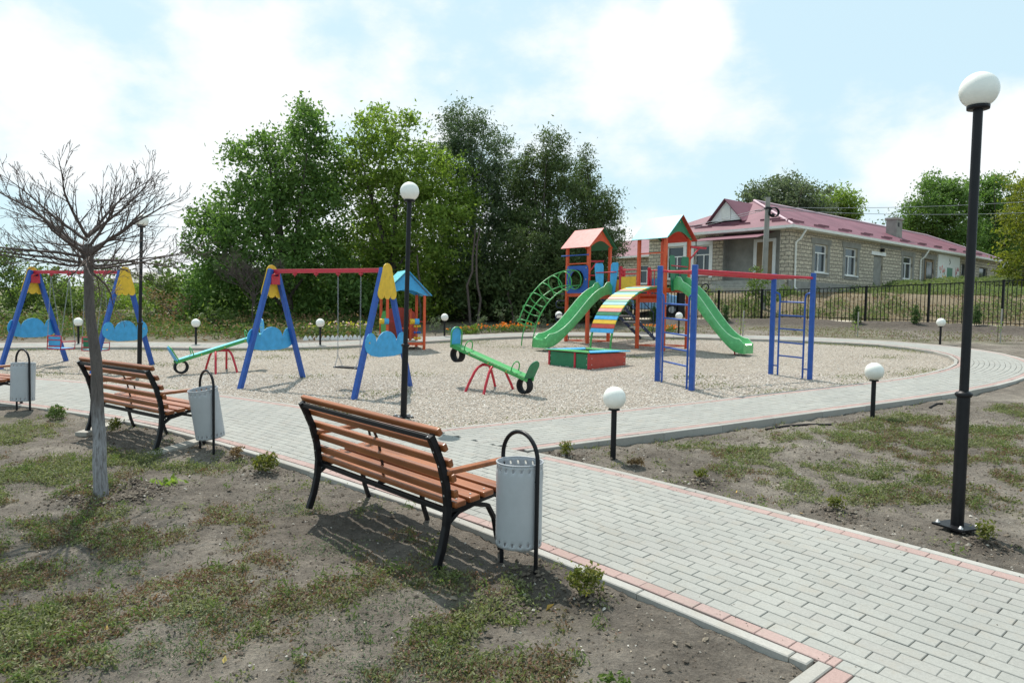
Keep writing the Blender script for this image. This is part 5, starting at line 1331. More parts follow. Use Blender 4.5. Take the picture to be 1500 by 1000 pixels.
pts = [Vector((IN-1.5, 1.45, 3.02)), Vector((IN-1.5, 5.75, 3.02)), Vector((IN+.25, 5.75, 3.48)), Vector((IN+.25, 1.45, 3.48))]
m = MB(); m.add(pts+[p_+Vector((0, 0, .03)) for p_ in pts], [(0, 3, 2, 1), (4, 5, 6, 7), (0, 1, 5, 4), (1, 2, 6, 5), (2, 3, 7, 6), (3, 0, 4, 7)], False, [[(0, 0)]*4, [(p_.y*4, p_.x) for p_ in pts]]+[[(0, 0)]*4]*4); m.build('porch_awning', ROOFMAT, H)
m = MB(); m.tube([(IN-1.3, 5.6, .4), (IN-1.3, 5.6, 3.05)], .035, 8); m.build('awning_post', PLASTER, H)
wall('y', LB-.2, LB, 0, EV-.02, [], IN, 'stone_corner', STONE, -1)
m = MB(); m.box((LA-.25, LB/2+.2, 1.3), (.3, LB-1.0, 4.6)); m.build('end_wall', PLASTER, H); m = MB(); m.box((LA/2, LB-.15, 1.3), (LA-1, .3, 4.6)); m.build('rear_wall', PLASTER, H)
# hipped roof
RY, RX0, RX1, RH = 5.1, 4.4, 32.0, 2.25
c_ = [Vector((0, 0, EV)), Vector((LA, 0, EV)), Vector((LA, LB, EV)), Vector((0, LB, EV)), Vector((RX0, RY, EV+RH)), Vector((RX1, RY, EV+RH))]
m = MB()
def rface(idx, ax):
    p_ = [c_[i] for i in idx]; m.add(p_, [tuple(range(len(p_)))], False, [[((q.x if ax == 'x' else q.y)*5.2, (q.y if ax == 'x' else q.x)) for q in p_]])
rface((0, 1, 5, 4), 'x'); rface((1, 2, 5), 'y'); rface((2, 3, 4, 5), 'x'); rface((3, 0, 4), 'y'); m.add([c_[i]-Vector((0, 0, .03)) for i in (3, 2, 1, 0)], [(0, 1, 2, 3)])
roof_ = m.build('roof', ROOFMAT, H)
m = MB(); m.tube([c_[0]+Vector((.02, .02, .03)), c_[4]+Vector((0, 0, .04))], .09, 6); m.tube([c_[4]+Vector((0, 0, .03)), c_[5]+Vector((0, 0, .03))], .09, 6); m.tube([c_[1]+Vector((-.02, .02, .03)), c_[5]+Vector((0, 0, .04))], .09, 6); m.build('ridge_cap', CAPM, roof_)
m = MB(); m.box((LA/2, -.07, EV-.08), (LA+.2, .15, .15)); m.box((-.07, LB/2, EV-.08), (.15, LB, .15)); m.box((LA/2, .2, EV-.17), (LA-.1, .40, .03)); m.box((.2, LB/2+.2, EV-.17), (.40, LB-.5, .03)); m.build('gutter', GUTTER, roof_)
sl = RH/RY
m = MB(); r2 = random.Random(2)
x = 1.0
while x < 34:
    w_ = 1.3; y = .55; 
    for k in range(2): m = MB(); m.box((x+k*1.0, y+.25*k, EV+(y+.25*k)*sl+.07), (1.3, .03, .10)); m.build('snow_guard', ROOFMAT, roof_)
    x += 3.0
y = 1.0
sl2 = RH/RX0
while y < 9:
    for dx_, dy_ in ((.6, 0), (.9, .9)): m = MB(); m.box((dx_, y+dy_, EV+dx_*sl2+.07), (.03, 1.25, .10)); m.build('snow_guard', ROOFMAT, roof_)
    y += 2.6
# dormer on the porch side
dy, dw, dz0, dz1 = 4.9, 1.1, EV+.7, EV+1.9
fx = 1.05
m = MB(); m.add([(fx, dy-dw, dz0), (fx, dy+dw, dz0), (fx, dy, dz1)], [(0, 2, 1)]); dm = m.build('dormer', WHITE, roof_)
m = MB()
for s in (-1, 1):
    p_ = [Vector((fx-.25, dy+s*(dw+.18), dz0-.16)), Vector((fx-.25, dy, dz1+.05)), Vector((RX0-.1, dy, dz1+.05)), Vector((fx+.25, dy+s*(dw+.18), dz0-.10))]
    m.add(p_+[q+Vector((0, 0, .06)) for q in p_], [(0, 1, 2, 3), (4, 7, 6, 5), (0, 4, 5, 1), (1, 5, 6, 2), (3, 7, 4, 0)])
m.build('dormer_roof', ROOFMAT, dm); m = MB(); m.box((fx-.03, dy, dz0+.42), (.04, .62, .7)); m.build('dormer_window', GUTTER, dm)
chx = 18.6
m = MB(); m.box((chx, 2.3, EV+1.0), (1.0, .75, 2.3)); ch = m.build('chimney', PLASTER, roof_, .02); m = MB(); m.box((chx, 2.3, EV+2.2), (1.16, .9, .14)); m.build('chimney_cap', CONC, ch); m = MB(); m.box((chx-.2, 1.915, EV+1.75), (.25, .03, .3)); m.build('chimney_vent', BLACK, ch)
for (x, y, dx, dy_) in ((.95, .30, 0, .1), (18.4, .25, 0, .1), (LA-.7, .25, 0, .1)):
    m = MB(); m.tube([(x+.35, -.08, EV-.12), (x+.1, .1, EV-.65), (x, IN-.08, EV-.85), (x, IN-.08, .35), (x, IN-.25, .2)], .06, 10); m.build('downpipe', GUTTER, H)
# lower wing further left
LW = thing('rear_wing', 'lower stone house with a wine red roof, left of the long building behind the tower', 'building', BO+Vector((math.cos(BA+math.pi/2)*11.5, math.sin(BA+math.pi/2)*11.5, 0)), BA)
_H = H; H = LW; EW = 3.0
wall('y', .3, 12, -.3, EW, [(2.5, 3.7, .9, 2.3), (6.5, 7.7, .9, 2.3)], 5.4, 'stone_wall', STONE, -1)
for a in (2.5, 6.5): window('y', a, a+1.2, .9, 2.3, 5.4)
wall('x', 5.4, 14, -.3, EW, [], .3, 'side_wall', STONE, -1)
cc = [Vector((5, 0, EW)), Vector((14, 0, EW)), Vector((14, 12.4, EW)), Vector((5, 12.4, EW)), Vector((9.4, 4, EW+1.7)), Vector((9.4, 9, EW+1.7))]
m = MB()
for f in ((0, 1, 4), (1, 2, 5, 4), (2, 3, 5), (3, 0, 4, 5)): m.add([cc[i] for i in f], [tuple(range(len(f)))], False, [[(q.y*5.2, q.x) for q in [cc[i] for i in f]]])
m.build('roof', ROOFMAT, LW); m = MB(); m.box((4.93, 6.2, EW-.08), (.14, 12.4, .14)); m.build('gutter', GUTTER, LW)
H = _H

# ------------------------------------------------------------------ small car behind the fence
p = D(948, 452, 36.0); cz = Z(p.x, p.y)
t = thing('parked_car', 'pale blue car parked behind the fence, half hidden by the climbing frame', 'car', (p.x, p.y, cz), R(-4))
o = [(-1.75, .28), (-1.78, .62), (-1.70, .85), (-.95, .98), (-.55, 1.42), (.45, 1.46), (1.05, 1.02), (1.72, .92), (1.80, .60), (1.75, .28)]
m = MB(); m.prism(o, (0, 0, 0), (1, 0, 0), (0, 0, 1), 1.5); m.build('body', CARPAINT, t, .07, 3)
for s in (-1, 1):
    m = MB(); m.prism([(-.85, .98), (-.50, 1.36), (.40, 1.38), (.92, 1.00)], (0, s*.752, 0), (1, 0, 0), (0, 0, 1), .012); m.build('side_window', GLASS, t)
    for x in (-1.1, 1.12):
        m = MB(); m.tube([(x, s*.62, .29), (x, s*.77, .29)], .30, 20); w_ = m.build('wheel', RUBBER, t); m = MB(); m.tube([(x, s*.772, .29), (x, s*.779, .29)], .17, 16); m.build('hubcap', ZINC, w_)
m = MB(); m.box((1.76, -.55, .72), (.06, .28, .16)); m.box((1.76, .55, .72), (.06, .28, .16)); m.build('tail_light', RED, t)

# ------------------------------------------------------------------ the bare umbrella tree
rt = random.Random(21)
tb = TREE_B; tz = Z(tb.x, tb.y)
t = thing('bare_tree', 'leafless young tree with an umbrella of bare twigs and a whitewashed trunk', 'tree', (tb.x, tb.y, tz))
def wp(px, py, dep=6.46): q = D(px, py, dep); return Vector((q.x-tb.x, q.y-tb.y, q.z-tz))
tr = [wp(147, 735), wp(147, 700), wp(146, 660), wp(144, 620), wp(143, 585), wp(142, 545), wp(138, 505), wp(132, 460), wp(130, 420), wp(130, 385), wp(128, 360)]
rr_ = [.072, .068, .063, .059, .056, .053, .050, .047, .045, .044, .047]
q_ = [tr[0]]
for a_, b_ in zip(tr, tr[1:]): q_ += [a_.lerp(b_, .5)+Vector((rt.gauss(0, .004), rt.gauss(0, .004), 0)), b_]
m = MB(); m.tube(q_, [float(np.interp(i/2, range(11), rr_))*rt.uniform(.96, 1.04)*.9 for i in range(len(q_))], 18); tk_ = m.build('trunk', WASH, t)
lim = MB(); twg = MB(); fine = MB(); top_ = tr[-1]
def grow(p, d, L, r, lvl, mb):
    n = max(4, int(L/.075)); pts = [p.copy()]; q = p.copy(); dv = d.normalized(); rad = [r]
    for i in range(n):
        dv = (dv+Vector((rt.gauss(0, .075), rt.gauss(0, .075), rt.gauss(0, .065)+(.012, .028, .045, .05)[lvl]))).normalized(); q = q+dv*(L/n); pts.append(q.copy()); rad.append(max(.0016, r*(1-.86*((i+1)/n)**1.1)))
    mb.tube(pts, rad, 7 if lvl == 0 else 5 if lvl == 1 else 4)
    if lvl >= 3: return
    k = (10, 4, 2)[lvl]
    for i in range(k):
        f = .14+.82*(i+rt.random()*.9)/k
        j = min(n-1, int(f*n)); b = pts[j].lerp(pts[j+1], f*n-j); dd = (pts[j+1]-pts[j]).normalized()
        side = dd.cross(Vector((rt.gauss(0, 1), rt.gauss(0, 1), rt.gauss(0, .5)))).normalized()
        nd_ = (dd*.85+side*rt.uniform(.35, .75)+Vector((0, 0, .04+.12*rt.random()))).normalized()
        grow(b, nd_, L*(1.05-.55*f)*rt.uniform(.34, .62), max(.0022, rad[j]*.5), lvl+1, (twg, fine, fine)[lvl])
nl = 22
for i in range(nl):
    a = 2*math.pi*i/nl*7+rt.uniform(-.2, .2)
    el = (R(-8), R(8), R(24), R(41))[i % 4]+rt.uniform(-.1, .12); L = (.95, 1.04, 1.0, .88)[i % 4]*rt.uniform(.85, 1.1)
    b = top_+Vector((0, 0, (-.20, -.12, -.03, .04)[i % 4]+rt.uniform(-.07, .05)))
    grow(b, Vector((math.cos(a)*math.cos(el), math.sin(a)*math.cos(el), math.sin(el))), L, (.0125, .015, .0165, .015)[i % 4], 0, lim)
m = MB(); m.sphere(top_-Vector((0, 0, .06)), .054, 12, 8, 1.5); m.build('fork', BARE, tk_)
lim.build('branches', BARE, t); twg.build('side_branches', BARE, t); fine.build('twigs', BARE, t)

# ------------------------------------------------------------------ leafy trees and bushes
def crown_points(rng, lobes, dens, clr, per):
    C = []
    for c, r in lobes:
        n = max(4, int(dens*(r[0]*r[1]+r[1]*r[2]+r[0]*r[2])))
        v = rng.normal(size=(n, 3)); v /= np.linalg.norm(v, axis=1)[:, None]; k = rng.random(n)**(1/2.6)
        C.append(np.array(c)+v*k[:, None]*np.array(r))
    C = np.concatenate(C)
    rad = clr*rng.uniform(.5, 1.25, len(C)); n_ = (per*rng.uniform(.5, 1.4, len(C))).astype(int)
    idx = np.repeat(np.arange(len(C)), n_)
    v = rng.normal(size=(len(idx), 3))*.55; v[:, 2] *= .75
    return C[idx]+v*rad[idx][:, None]
def plant(name, label, cat, base, lobes, mat, seed, dens=6, clr=.45, per=34, size=.17, trunk=.16, limbs=7, aspect=.5, group=None, up=.3, droop=0, bark=None):
    "lobes: (centre, radii) in metres relative to the foot of the plant"
    rng = np.random.default_rng(seed); t = thing(name, label, cat, base, 0, group)
    P = crown_points(rng, lobes, dens, clr, per); P = P[P[:, 2] > .03]
    V, F = leaves(rng, P, size, aspect, up, droop); meshnp('crown', V, F, mat, t)
    if trunk:
        m = MB(); top = max(l[0][2] for l in lobes)*.8; r0 = random.Random(seed)
        cx = sum(l[0][0] for l in lobes)/len(lobes); cy = sum(l[0][1] for l in lobes)/len(lobes)
        pts = [Vector((0, 0, -.2))]+[Vector((cx*f*.7+r0.gauss(0, .06), cy*f*.7+r0.gauss(0, .06), top*f)) for f in (.15, .3, .5, .75, 1.0)]
        m.tube(pts, [trunk*1.25, trunk, trunk*.85, trunk*.65, trunk*.4, trunk*.12], 10)
        for i in range(limbs):
            c, r = lobes[i % len(lobes)]; f = r0.uniform(.12, .55); j = min(4, int(f*5)); b = pts[j].lerp(pts[j+1], f*5-j)
            e = Vector(c)+Vector((r0.gauss(0, .4)*r[0], r0.gauss(0, .4)*r[1], r0.gauss(0, .3)*r[2]))
            mid = b.lerp(e, .5)+Vector((r0.gauss(0, .15), r0.gauss(0, .15), .2)); m.tube([b, mid, e], [trunk*.42, trunk*.25, trunk*.06], 7)
        m.build('trunk', bark or BARK, t)
    return t
def foot(px, dep):
    q = D(px, 470, dep); return Vector((q.x, q.y, Z(q.x, q.y)))
def lob(base, L, dep, squash=1.0):
    "ellipsoids given by where they show in the photograph at the distance of the plant, with a real depth of their own"
    o = []
    for i, (px, py, rx, ry) in enumerate(L):
        off = ((i*0.618) % 1-.5)*1.6*squash; q = D(px, py, dep+off); o.append(((q.x-base.x, q.y-base.y, q.z-base.z), (rx*dep/FPX, (rx+ry)*.5*dep/FPX*squash, ry*dep/FPX)))
    return o
TG = 'big trees beyond the playground'
def bigtree(nm, label, px, dep, L, mat, seed, **k):
    b = foot(px, dep); return plant(nm, label, 'tree', b, lob(b, L, dep), mat, seed, group=TG, **k)
bigtree('walnut_tree', 'dark green broadleaf tree at the left of the big group, behind the right swing frame', 425, 30.5,
        [(450, 190, 30, 34), (420, 240, 62, 50), (370, 300, 58, 55), (460, 300, 60, 70), (312, 350, 42, 46), (390, 370, 75, 60), (470, 390, 55, 60), (320, 420, 48, 50), (400, 440, 80, 45), (297, 310, 20, 18), (350, 225, 22, 20), (470, 250, 40, 50), (450, 165, 16, 12), (290, 460, 30, 28)], LF_WALNUT, 101, dens=11, clr=.50, per=46, size=.19, trunk=.24)
bigtree('light_green_tree', 'yellowish green broadleaf tree in the middle of the big group, above the playhouse', 570, 31.5,
        [(560, 200, 45, 38), (530, 240, 40, 45), (600, 250, 55, 55), (650, 280, 50, 60), (560, 310, 60, 60), (640, 350, 60, 55), (540, 380, 45, 60), (600, 400, 55, 60), (680, 310, 32, 40), (590, 440, 70, 40), (600, 180, 18, 20), (545, 175, 15, 16)], LF_LIGHT, 102, dens=10, clr=.50, per=44, size=.19, trunk=.2)
bigtree('grey_conifer_tree', 'tall grey green conifer topping the big group, behind the yellowish tree', 690, 34.0,
        [(680, 185, 34, 34), (660, 220, 34, 40), (710, 225, 40, 45), (690, 270, 55, 50), (740, 290, 40, 60), (700, 350, 60, 70), (690, 430, 70, 60), (655, 172, 14, 16), (735, 215, 18, 20)], LF_GREY, 103, dens=13, clr=.42, per=60, size=.15, trunk=.2, aspect=.35)
bigtree('dark_conifer_tree', 'broad dark conifer right of the grey conifer, behind the left tower', 800, 32.5,
        [(805, 215, 22, 32), (790, 255, 38, 40), (825, 260, 36, 40), (770, 310, 46, 50), (830, 320, 55, 50), (790, 370, 65, 60), (840, 390, 55, 60), (770, 430, 60, 55), (830, 450, 60, 40), (760, 260, 24, 36)], LF_DARK, 104, dens=15, clr=.42, per=64, size=.145, trunk=.2, aspect=.35)
bigtree('dark_conifer_tree', 'dark conifer at the right end of the big group, above the left tower roof', 868, 33.5,
        [(860, 232, 12, 20), (858, 265, 24, 30), (872, 300, 34, 36), (880, 340, 32, 40), (868, 390, 38, 50), (895, 365, 18, 30), (865, 440, 40, 50), (893, 310, 14, 20)], LF_DARK, 105, dens=17, clr=.38, per=60, size=.14, trunk=.16, aspect=.35)
# understorey that fills the shade below the big trees
for i, (px, dep, L, mat) in enumerate((
        (340, 35, [(320, 430, 60, 55), (370, 440, 50, 50), (300, 455, 40, 35)], LF_WALNUT), (440, 35.5, [(430, 430, 55, 60), (470, 440, 45, 55), (450, 380, 60, 60)], LF_WALNUT),
        (540, 36, [(530, 430, 50, 60), (570, 440, 50, 50), (550, 370, 60, 60)], LF_DARK), (640, 37, [(630, 430, 55, 60), (680, 440, 50, 50), (650, 370, 60, 60)], LF_DARK),
        (740, 37, [(730, 430, 55, 60), (780, 430, 50, 60), (750, 370, 60, 60)], LF_DARK), (840, 37, [(830, 430, 50, 60), (870, 440, 45, 50), (850, 380, 50, 50)], LF_DARK),
        (690, 33, [(680, 420, 50, 44), (720, 440, 44, 36), (650, 440, 40, 36)], LF_DARK), (800, 32, [(790, 440, 50, 34), (840, 430, 40, 42), (750, 430, 36, 44)], LF_DARK), (560, 31.5, [(540, 440, 46, 34), (590, 440, 40, 34), (500, 430, 36, 44)], LF_WALNUT), (880, 33, [(880, 430, 30, 44), (900, 450, 20, 24)], LF_DARK))):
    b = foot(px, dep); plant('understorey_bush', 'dense dark bush in the shade under the big trees', 'bush', b, lob(b, L, dep), mat, 130+i, dens=6, clr=.6, per=42, size=.24, trunk=.1, limbs=4, group='dark bushes under the big trees')
m_ = random.Random(9)
for i, px in enumerate((612, 700, 748, 690)):
    b = foot(px, 29.3+m_.random()*1.8); m = MB(); h = m_.uniform(2.2, 4.2); pts = [Vector((m_.gauss(0, .05)+.10*math.sin(z*1.3+i), m_.gauss(0, .05), z)) for z in np.linspace(-.1, h, 8)]
    m.tube(pts, [.06*(1-.06*k) for k in range(8)], 7)
    o = m.build('thin_trunk', BARE, None); o.location = b; tag(o, 'thin bare stem standing in the dark shade under the big trees', 'tree trunk', 'thin stems under the big trees')
# dry leafless shrub behind the swing
b = foot(370, 27.5); t = thing('dry_shrub', 'leafless grey shrub in front of the dark trees, seen through the right swing frame', 'shrub', b); lim = MB()
def dry(p, d, L, r, lv):
    q = p+d*L; mid = p.lerp(q, .5)+Vector((rt.gauss(0, .05), rt.gauss(0, .05), 0)); lim.tube([p, mid, q], [r, r*.8, r*.5], 4)
    if lv < 4:
        for k in range(4 if lv else 9): dry(p.lerp(q, rt.uniform(.45, 1)), (d*.5+Vector((rt.gauss(0, .5), rt.gauss(0, .5), abs(rt.gauss(.2, .35))))).normalized(), L*rt.uniform(.5, .75), r*.6, lv+1)
dry(Vector((0, 0, 0)), Vector((.05, 0, 1)), 1.7, .04, 0); lim.build('twigs', BARE, t)
# trees behind the building and at the right edge
RG = 'trees behind the stone building'
def rtree(nm, label, px, dep, L, mat, seed, **k):
    b = foot(px, dep); return plant(nm, label, 'tree', b, lob(b, L, dep), mat, seed, group=RG, **k)
big = dict(dens=3.6, clr=.8, per=60, size=.30, trunk=.3)
rtree('willow_tree', 'silvery willow rising behind the roof left of the utility pole top', 1145, 70, [(1140, 290, 52, 30), (1110, 300, 30, 26), (1180, 300, 40, 32), (1150, 272, 30, 16), (1140, 340, 60, 40)], LF_SILVER, 201, **big)
rtree('round_tree', 'light green round tree behind the roof, right of the willow', 1228, 74, [(1225, 300, 38, 26), (1205, 300, 26, 22), (1245, 308, 22, 22), (1225, 345, 40, 36)], LF_LIGHT, 202, **big)
rtree('broadleaf_tree', 'dark broad tree behind the roof, left of the tall lamp post', 1372, 70, [(1370, 300, 40, 42), (1350, 340, 34, 34), (1400, 320, 36, 50), (1375, 275, 26, 20), (1390, 370, 50, 40), (1335, 320, 16, 24)], LF_WALNUT, 203, **big)
rtree('broadleaf_tree', 'tall dark tree at the right, just right of the tall lamp post', 1465, 74, [(1450, 290, 34, 34), (1470, 330, 40, 50), (1440, 350, 40, 44), (1480, 380, 46, 44), (1440, 270, 20, 16)], LF_WALNUT, 204, **big)
rtree('yellow_green_tree', 'yellow green maple cut off by the right edge of the photo', 1500, 52, [(1498, 330, 26, 56), (1515, 300, 30, 50), (1490, 390, 26, 36), (1530, 370, 40, 60), (1496, 275, 14, 26)], LF_YELLOW, 205, dens=3.4, clr=.7, per=44, size=.26, trunk=.2)
rtree('broadleaf_tree', 'small tree between the chimney and the dark broad tree', 1318, 78, [(1318, 330, 20, 24), (1300, 345, 26, 20)], LF_SILVER, 206, dens=2.2, clr=.9, per=34, size=.3, trunk=.18)
rtree('broadleaf_tree', 'shaded tree closing the view behind the far end of the stone building', 1490, 82, [(1480, 390, 50, 40), (1530, 400, 50, 50), (1440, 390, 40, 30), (1500, 420, 60, 20)], LF_DARK, 207, **big)
# bushes and small trees on the left
LG = 'bushes along the left side beyond the path'
def lbush(nm, label, px, dep, L, mat, seed, **k):
    kw = dict(dens=7, clr=.42, per=34, size=.16, trunk=.07, limbs=4); kw.update(k); b = foot(px, dep)
    return plant(nm, label, 'tree' if 'tree' in nm else 'bush', b, lob(b, L, dep), mat, seed, group=LG, **kw)
lbush('small_tree', 'bushy dark tree at the far left edge behind the left swing frame', 30, 30, [(10, 400, 32, 38), (45, 410, 40, 40), (30, 450, 55, 35), (70, 440, 30, 36), (15, 375, 16, 14), (85, 405, 16, 22)], LF_BUSH, 301, trunk=.1, dens=8)
lbush('bush', 'bush right of the far left tree, seen under the red crossbar of the left swing', 112, 33, [(115, 440, 34, 36), (95, 455, 26, 26), (135, 450, 24, 30)], LF_BUSH, 302)
lbush('bush', 'dense light bush behind the left bollard lamp', 160, 36, [(150, 430, 40, 28), (185, 440, 30, 26), (120, 430, 40, 20)], LF_LIGHT, 303)
lbush('small_tree', 'small green tree right of the left lamp post, in front of the far roofs', 238, 33, [(238, 412, 26, 28), (225, 440, 30, 30), (255, 432, 26, 26), (240, 390, 12, 14)], LF_BUSH, 304, dens=8)
lbush('bush', 'reddish brown dry bush left of the big dark tree', 262, 30, [(262, 450, 26, 16), (245, 455, 24, 14), (235, 440, 12, 14)], LF_DRY, 305, size=.13, per=26)
lbush('bush', 'low pale green bush on the rough grass near the left bollard lamp', 200, 29, [(200, 465, 26, 16), (225, 468, 20, 12)], LF_BUSH, 306)
lbush('bush', 'low bush at the left edge on the rough grass', 40, 27, [(30, 470, 50, 18), (85, 472, 40, 15)], LF_BUSH, 307)
lbush('bush', 'leafy bush at the foot of the big dark tree, above the left seesaw', 318, 27, [(315, 462, 26, 22), (340, 468, 24, 18), (300, 470, 16, 14)], LF_BUSH, 308)
lbush('small_tree', 'thin small tree behind the bare twigs, left of the far lamp post', 150, 42, [(165, 395, 20, 22), (150, 410, 24, 24), (180, 412, 18, 20)], LF_BUSH, 309, dens=5)
lbush('bush', 'hedge like bush farther back between the left swing and the big trees', 265, 46, [(260, 425, 34, 22), (215, 430, 40, 22), (290, 430, 26, 24), (170, 432, 50, 22), (60, 432, 60, 24)], LF_LIGHT, 310, size=.24)
# rough grass beyond the path on the left and around the fence
rg = np.random.default_rng(77)
def tall_grass(name, label, n, x0, x1, y0, y1, size, h, mat, cond=None):
    x, y = rg.uniform(x0, x1, n), rg.uniform(y0, y1, n); k = fbm(x, y, .6, 4, .55, 61) > .42
    if cond is not None: k &= cond(x, y)
    x, y = x[k], y[k]; C3 = np.stack([x, y, hgt(x, y, False)+rg.random(len(x))**1.6*h*(.4+fbm(x, y, .9, 3, .5, 63))], 1)
    V, F = leaves(rg, C3, size, .35, .1); tag(meshnp(name, V, F, mat), kind='stuff', label=label, cat='grass')
off = lambda x, y: ~inside(np.stack([x, y], 1), np.concatenate([RIN, offset(RIN, RS, RINGW+.2)[::-1]])) & ~inside(np.stack([x, y], 1), gpoly)
tall_grass('rough_grass', 'rough grass and weeds beyond the path on the left', 42000, -24, -4.5, 21.6, 34, .13, .42, LF_BUSH, lambda x, y: off(x, y) & (y > 23-.02*x))
tall_grass('dry_stalks', 'dry straw stalks among the rough grass on the left', 9000, -24, -5, 22.5, 34, .14, .6, LF_DRY, off)
tall_grass('verge_grass', 'short grass on the strip of soil between the far path and the fence', 9000, 1, 17, 22, 32, .06, .07, LF_REDW, lambda x, y: off(x, y) & (fence_s(x, y) < -3.2))
tall_grass('verge_weeds', 'green weeds along the far path in front of the fence', 9000, 1, 17, 22, 32, .06, .07, LF_WEED, lambda x, y: off(x, y) & (fence_s(x, y) < -3.0))
tall_grass('bank_weeds', 'green weeds on the slope behind the fence', 70000, 6, 32, 30, 46, .15, .40, LF_PALE, lambda x, y: (fence_s(x, y) > 2.2) & (fbm(x, y, .45, 3, .5, 71) > .45-.012*(x-18)))
tall_grass('bank_straw', 'dry straw on the slope behind the fence', 26000, 8, 34, 29, 44, .10, .10, LF_DRY, lambda x, y: (fence_s(x, y) > 1.9) & (fence_s(x, y) < 7.5))
# weeds standing thick along the foot of the stone building
n = 30000; f = rg.random(n); o_ = rg.normal(0, .55, n)
A0 = np.array([BO.x, BO.y])+np.array([math.cos(BA), math.sin(BA)])*8.5; dA = np.array([math.cos(BA), math.sin(BA)]); nA = np.array([math.sin(BA), -math.cos(BA)])
xy = A0+dA*(f*34)[:, None]+nA*(2.2+o_+.8*f)[:, None]
zz_ = hgt(xy[:, 0], xy[:, 1], False)+rg.random(n)**.8*(.55+.9*fbm(xy[:, 0], xy[:, 1], .5, 3, .5, 81))*(.5+.8*f)
V, F = leaves(rg, np.stack([xy[:, 0], xy[:, 1], zz_], 1), .24, .38, .1); tag(meshnp('tall_weeds', V, F, LF_PALE), kind='stuff', label='tall green weeds growing along the foot of the stone building', cat='weeds')
b = foot(1105, 35.0); plant('young_tree', 'green sapling at the foot of the utility pole, above the fence', 'tree', b, lob(b, [(1108, 408, 14, 12), (1102, 425, 16, 14), (1114, 420, 12, 16), (1108, 395, 6, 9)], 35.0), LF_BUSH, 401, dens=14, clr=.25, per=22, size=.13, trunk=.03, limbs=3)
b = foot(1145, 34.5); plant('bush', 'low bush behind the fence right of the utility pole', 'bush', b, lob(b, [(1150, 428, 26, 9), (1130, 436, 20, 9), (1105, 445, 24, 10)], 34.5), LF_BUSH, 402, dens=14, clr=.25, per=24, size=.14, trunk=0)
# thujas and staked saplings in front of the fence
for i, (px, lab) in enumerate(((1254, 'small dark thuja at the fence, leftmost of the row at right'), (1341, 'small dark thuja at the fence, left of the far right bollard lamp'), (1430, 'small dark thuja at the fence, right of the tall lamp post'), (1062, 'small thuja at the fence behind the right slide'), (957, 'small thuja at the fence behind the stairs of the climbing frame'))):
    y_ = np.interp(px, [872, 1160, 1467], [473, 475, 484]); q = G(px, y_); b = Vector((q.x, q.y, Z(q.x, q.y)))
    plant('thuja', lab, 'shrub', b, [((0, 0, .12), (.16, .16, .14)), ((.02, 0, .32), (.15, .15, .2)), ((0, .02, .52), (.10, .10, .18)), ((0, 0, .68), (.05, .05, .12))], LF_THUJA, 420+i, dens=420, clr=.09, per=16, size=.06, trunk=.015, limbs=2, aspect=.4, group='thujas planted along the fence')
for i, (px, y0, y1, lab) in enumerate(((1256, 491, 458, 'staked sapling in front of the fence, left of the far right bollard lamp'), (1465, 501, 460, 'staked sapling near the right edge, right of the tall lamp post'), (1088, 492, 455, 'thin sapling in front of the fence above the right slide end'))):
    q = G(px, y0); b = Vector((q.x, q.y, Z(q.x, q.y))); t = thing('staked_sapling', lab, 'sapling', b, 0, 'staked saplings in front of the fence'); h = (y0-y1)*(q-Vector(CAM)).length/FPX
    m = MB(); m.tube([(0, 0, -.1), (.01, 0, h)], .022, 7); m.build('stake', CONC, t); m = MB(); m.tube([(-.08, .02, 0), (-.06, .02, h*.5), (-.10, .02, h*.85)], .008, 5); m.build('stem', BARE, t)
    V, F = leaves(rg, np.array([-.08, .02, h*.45])+rg.normal(size=(45, 3))*np.array([.07, .07, h*.16]), .07, .5); meshnp('leaves', V, F, LF_LIGHT, t)
# seedlings along the paths
seeds = ((390, 688, .17, .20, LF_BOX, 'small rounded box seedling between the front bench and the tilted bin'), (347, 669, .09, .13, LF_DRY, 'dry brownish seedling right of the tilted bin'), (857, 876, .13, .18, LF_BOX, 'yellowish box seedling right of the nearest bin'),
         (829, 665, .08, .17, LF_BOX, 'upright seedling left of the nearest bollard lamp'), (930, 679, .11, .08, LF_DRY, 'dead brown seedling right of the nearest bollard lamp'), (1027, 702, .08, .09, LF_BOX, 'tiny green seedling by the kerb right of the dead brown one'),
         (1227, 744, .08, .13, LF_BOX, 'small seedling by the kerb left of the tall lamp post'), (1445, 794, .08, .15, LF_BOX, 'small bright seedling right of the tall lamp post foot'), (83, 612, .16, .20, LF_BUSH, 'bushy seedling between the left bin and the second bench'),
         (168, 628, .10, .18, LF_BOX, 'seedling half hidden by the bare tree trunk'), (898, 1004, .07, .08, LF_BUSH, 'green seedling at the bottom edge of the photo'))
for i, (px, py, r_, h, mat, lab) in enumerate(seeds):
    q = G(px, py); b = Vector((q.x, q.y, Z(q.x, q.y)))
    plant('seedling', lab, 'seedling', b, [((0, 0, h*.45), (r_*.75, r_*.75, h*.5)), ((r_*.3, 0, h*.75), (r_*.5, r_*.5, h*.35)), ((-r_*.35, .02, h*.6), (r_*.5, r_*.5, h*.4))], mat, 500+i, dens=1500, clr=.035, per=9, size=.030, trunk=.006, limbs=0, aspect=.5, group='seedlings planted along the paths')
q = G(237, 706); V, F = leaves(rg, np.array([q.x, q.y, Z(q.x, q.y)+.03])+rg.normal(size=(40, 3))*np.array([.10, .07, .015]), .09, .45, 1.0)
tag(meshnp('dock_plant', V, F, LF_LIGHT), 'flat light green dock plant right of the bare tree foot', 'plant')
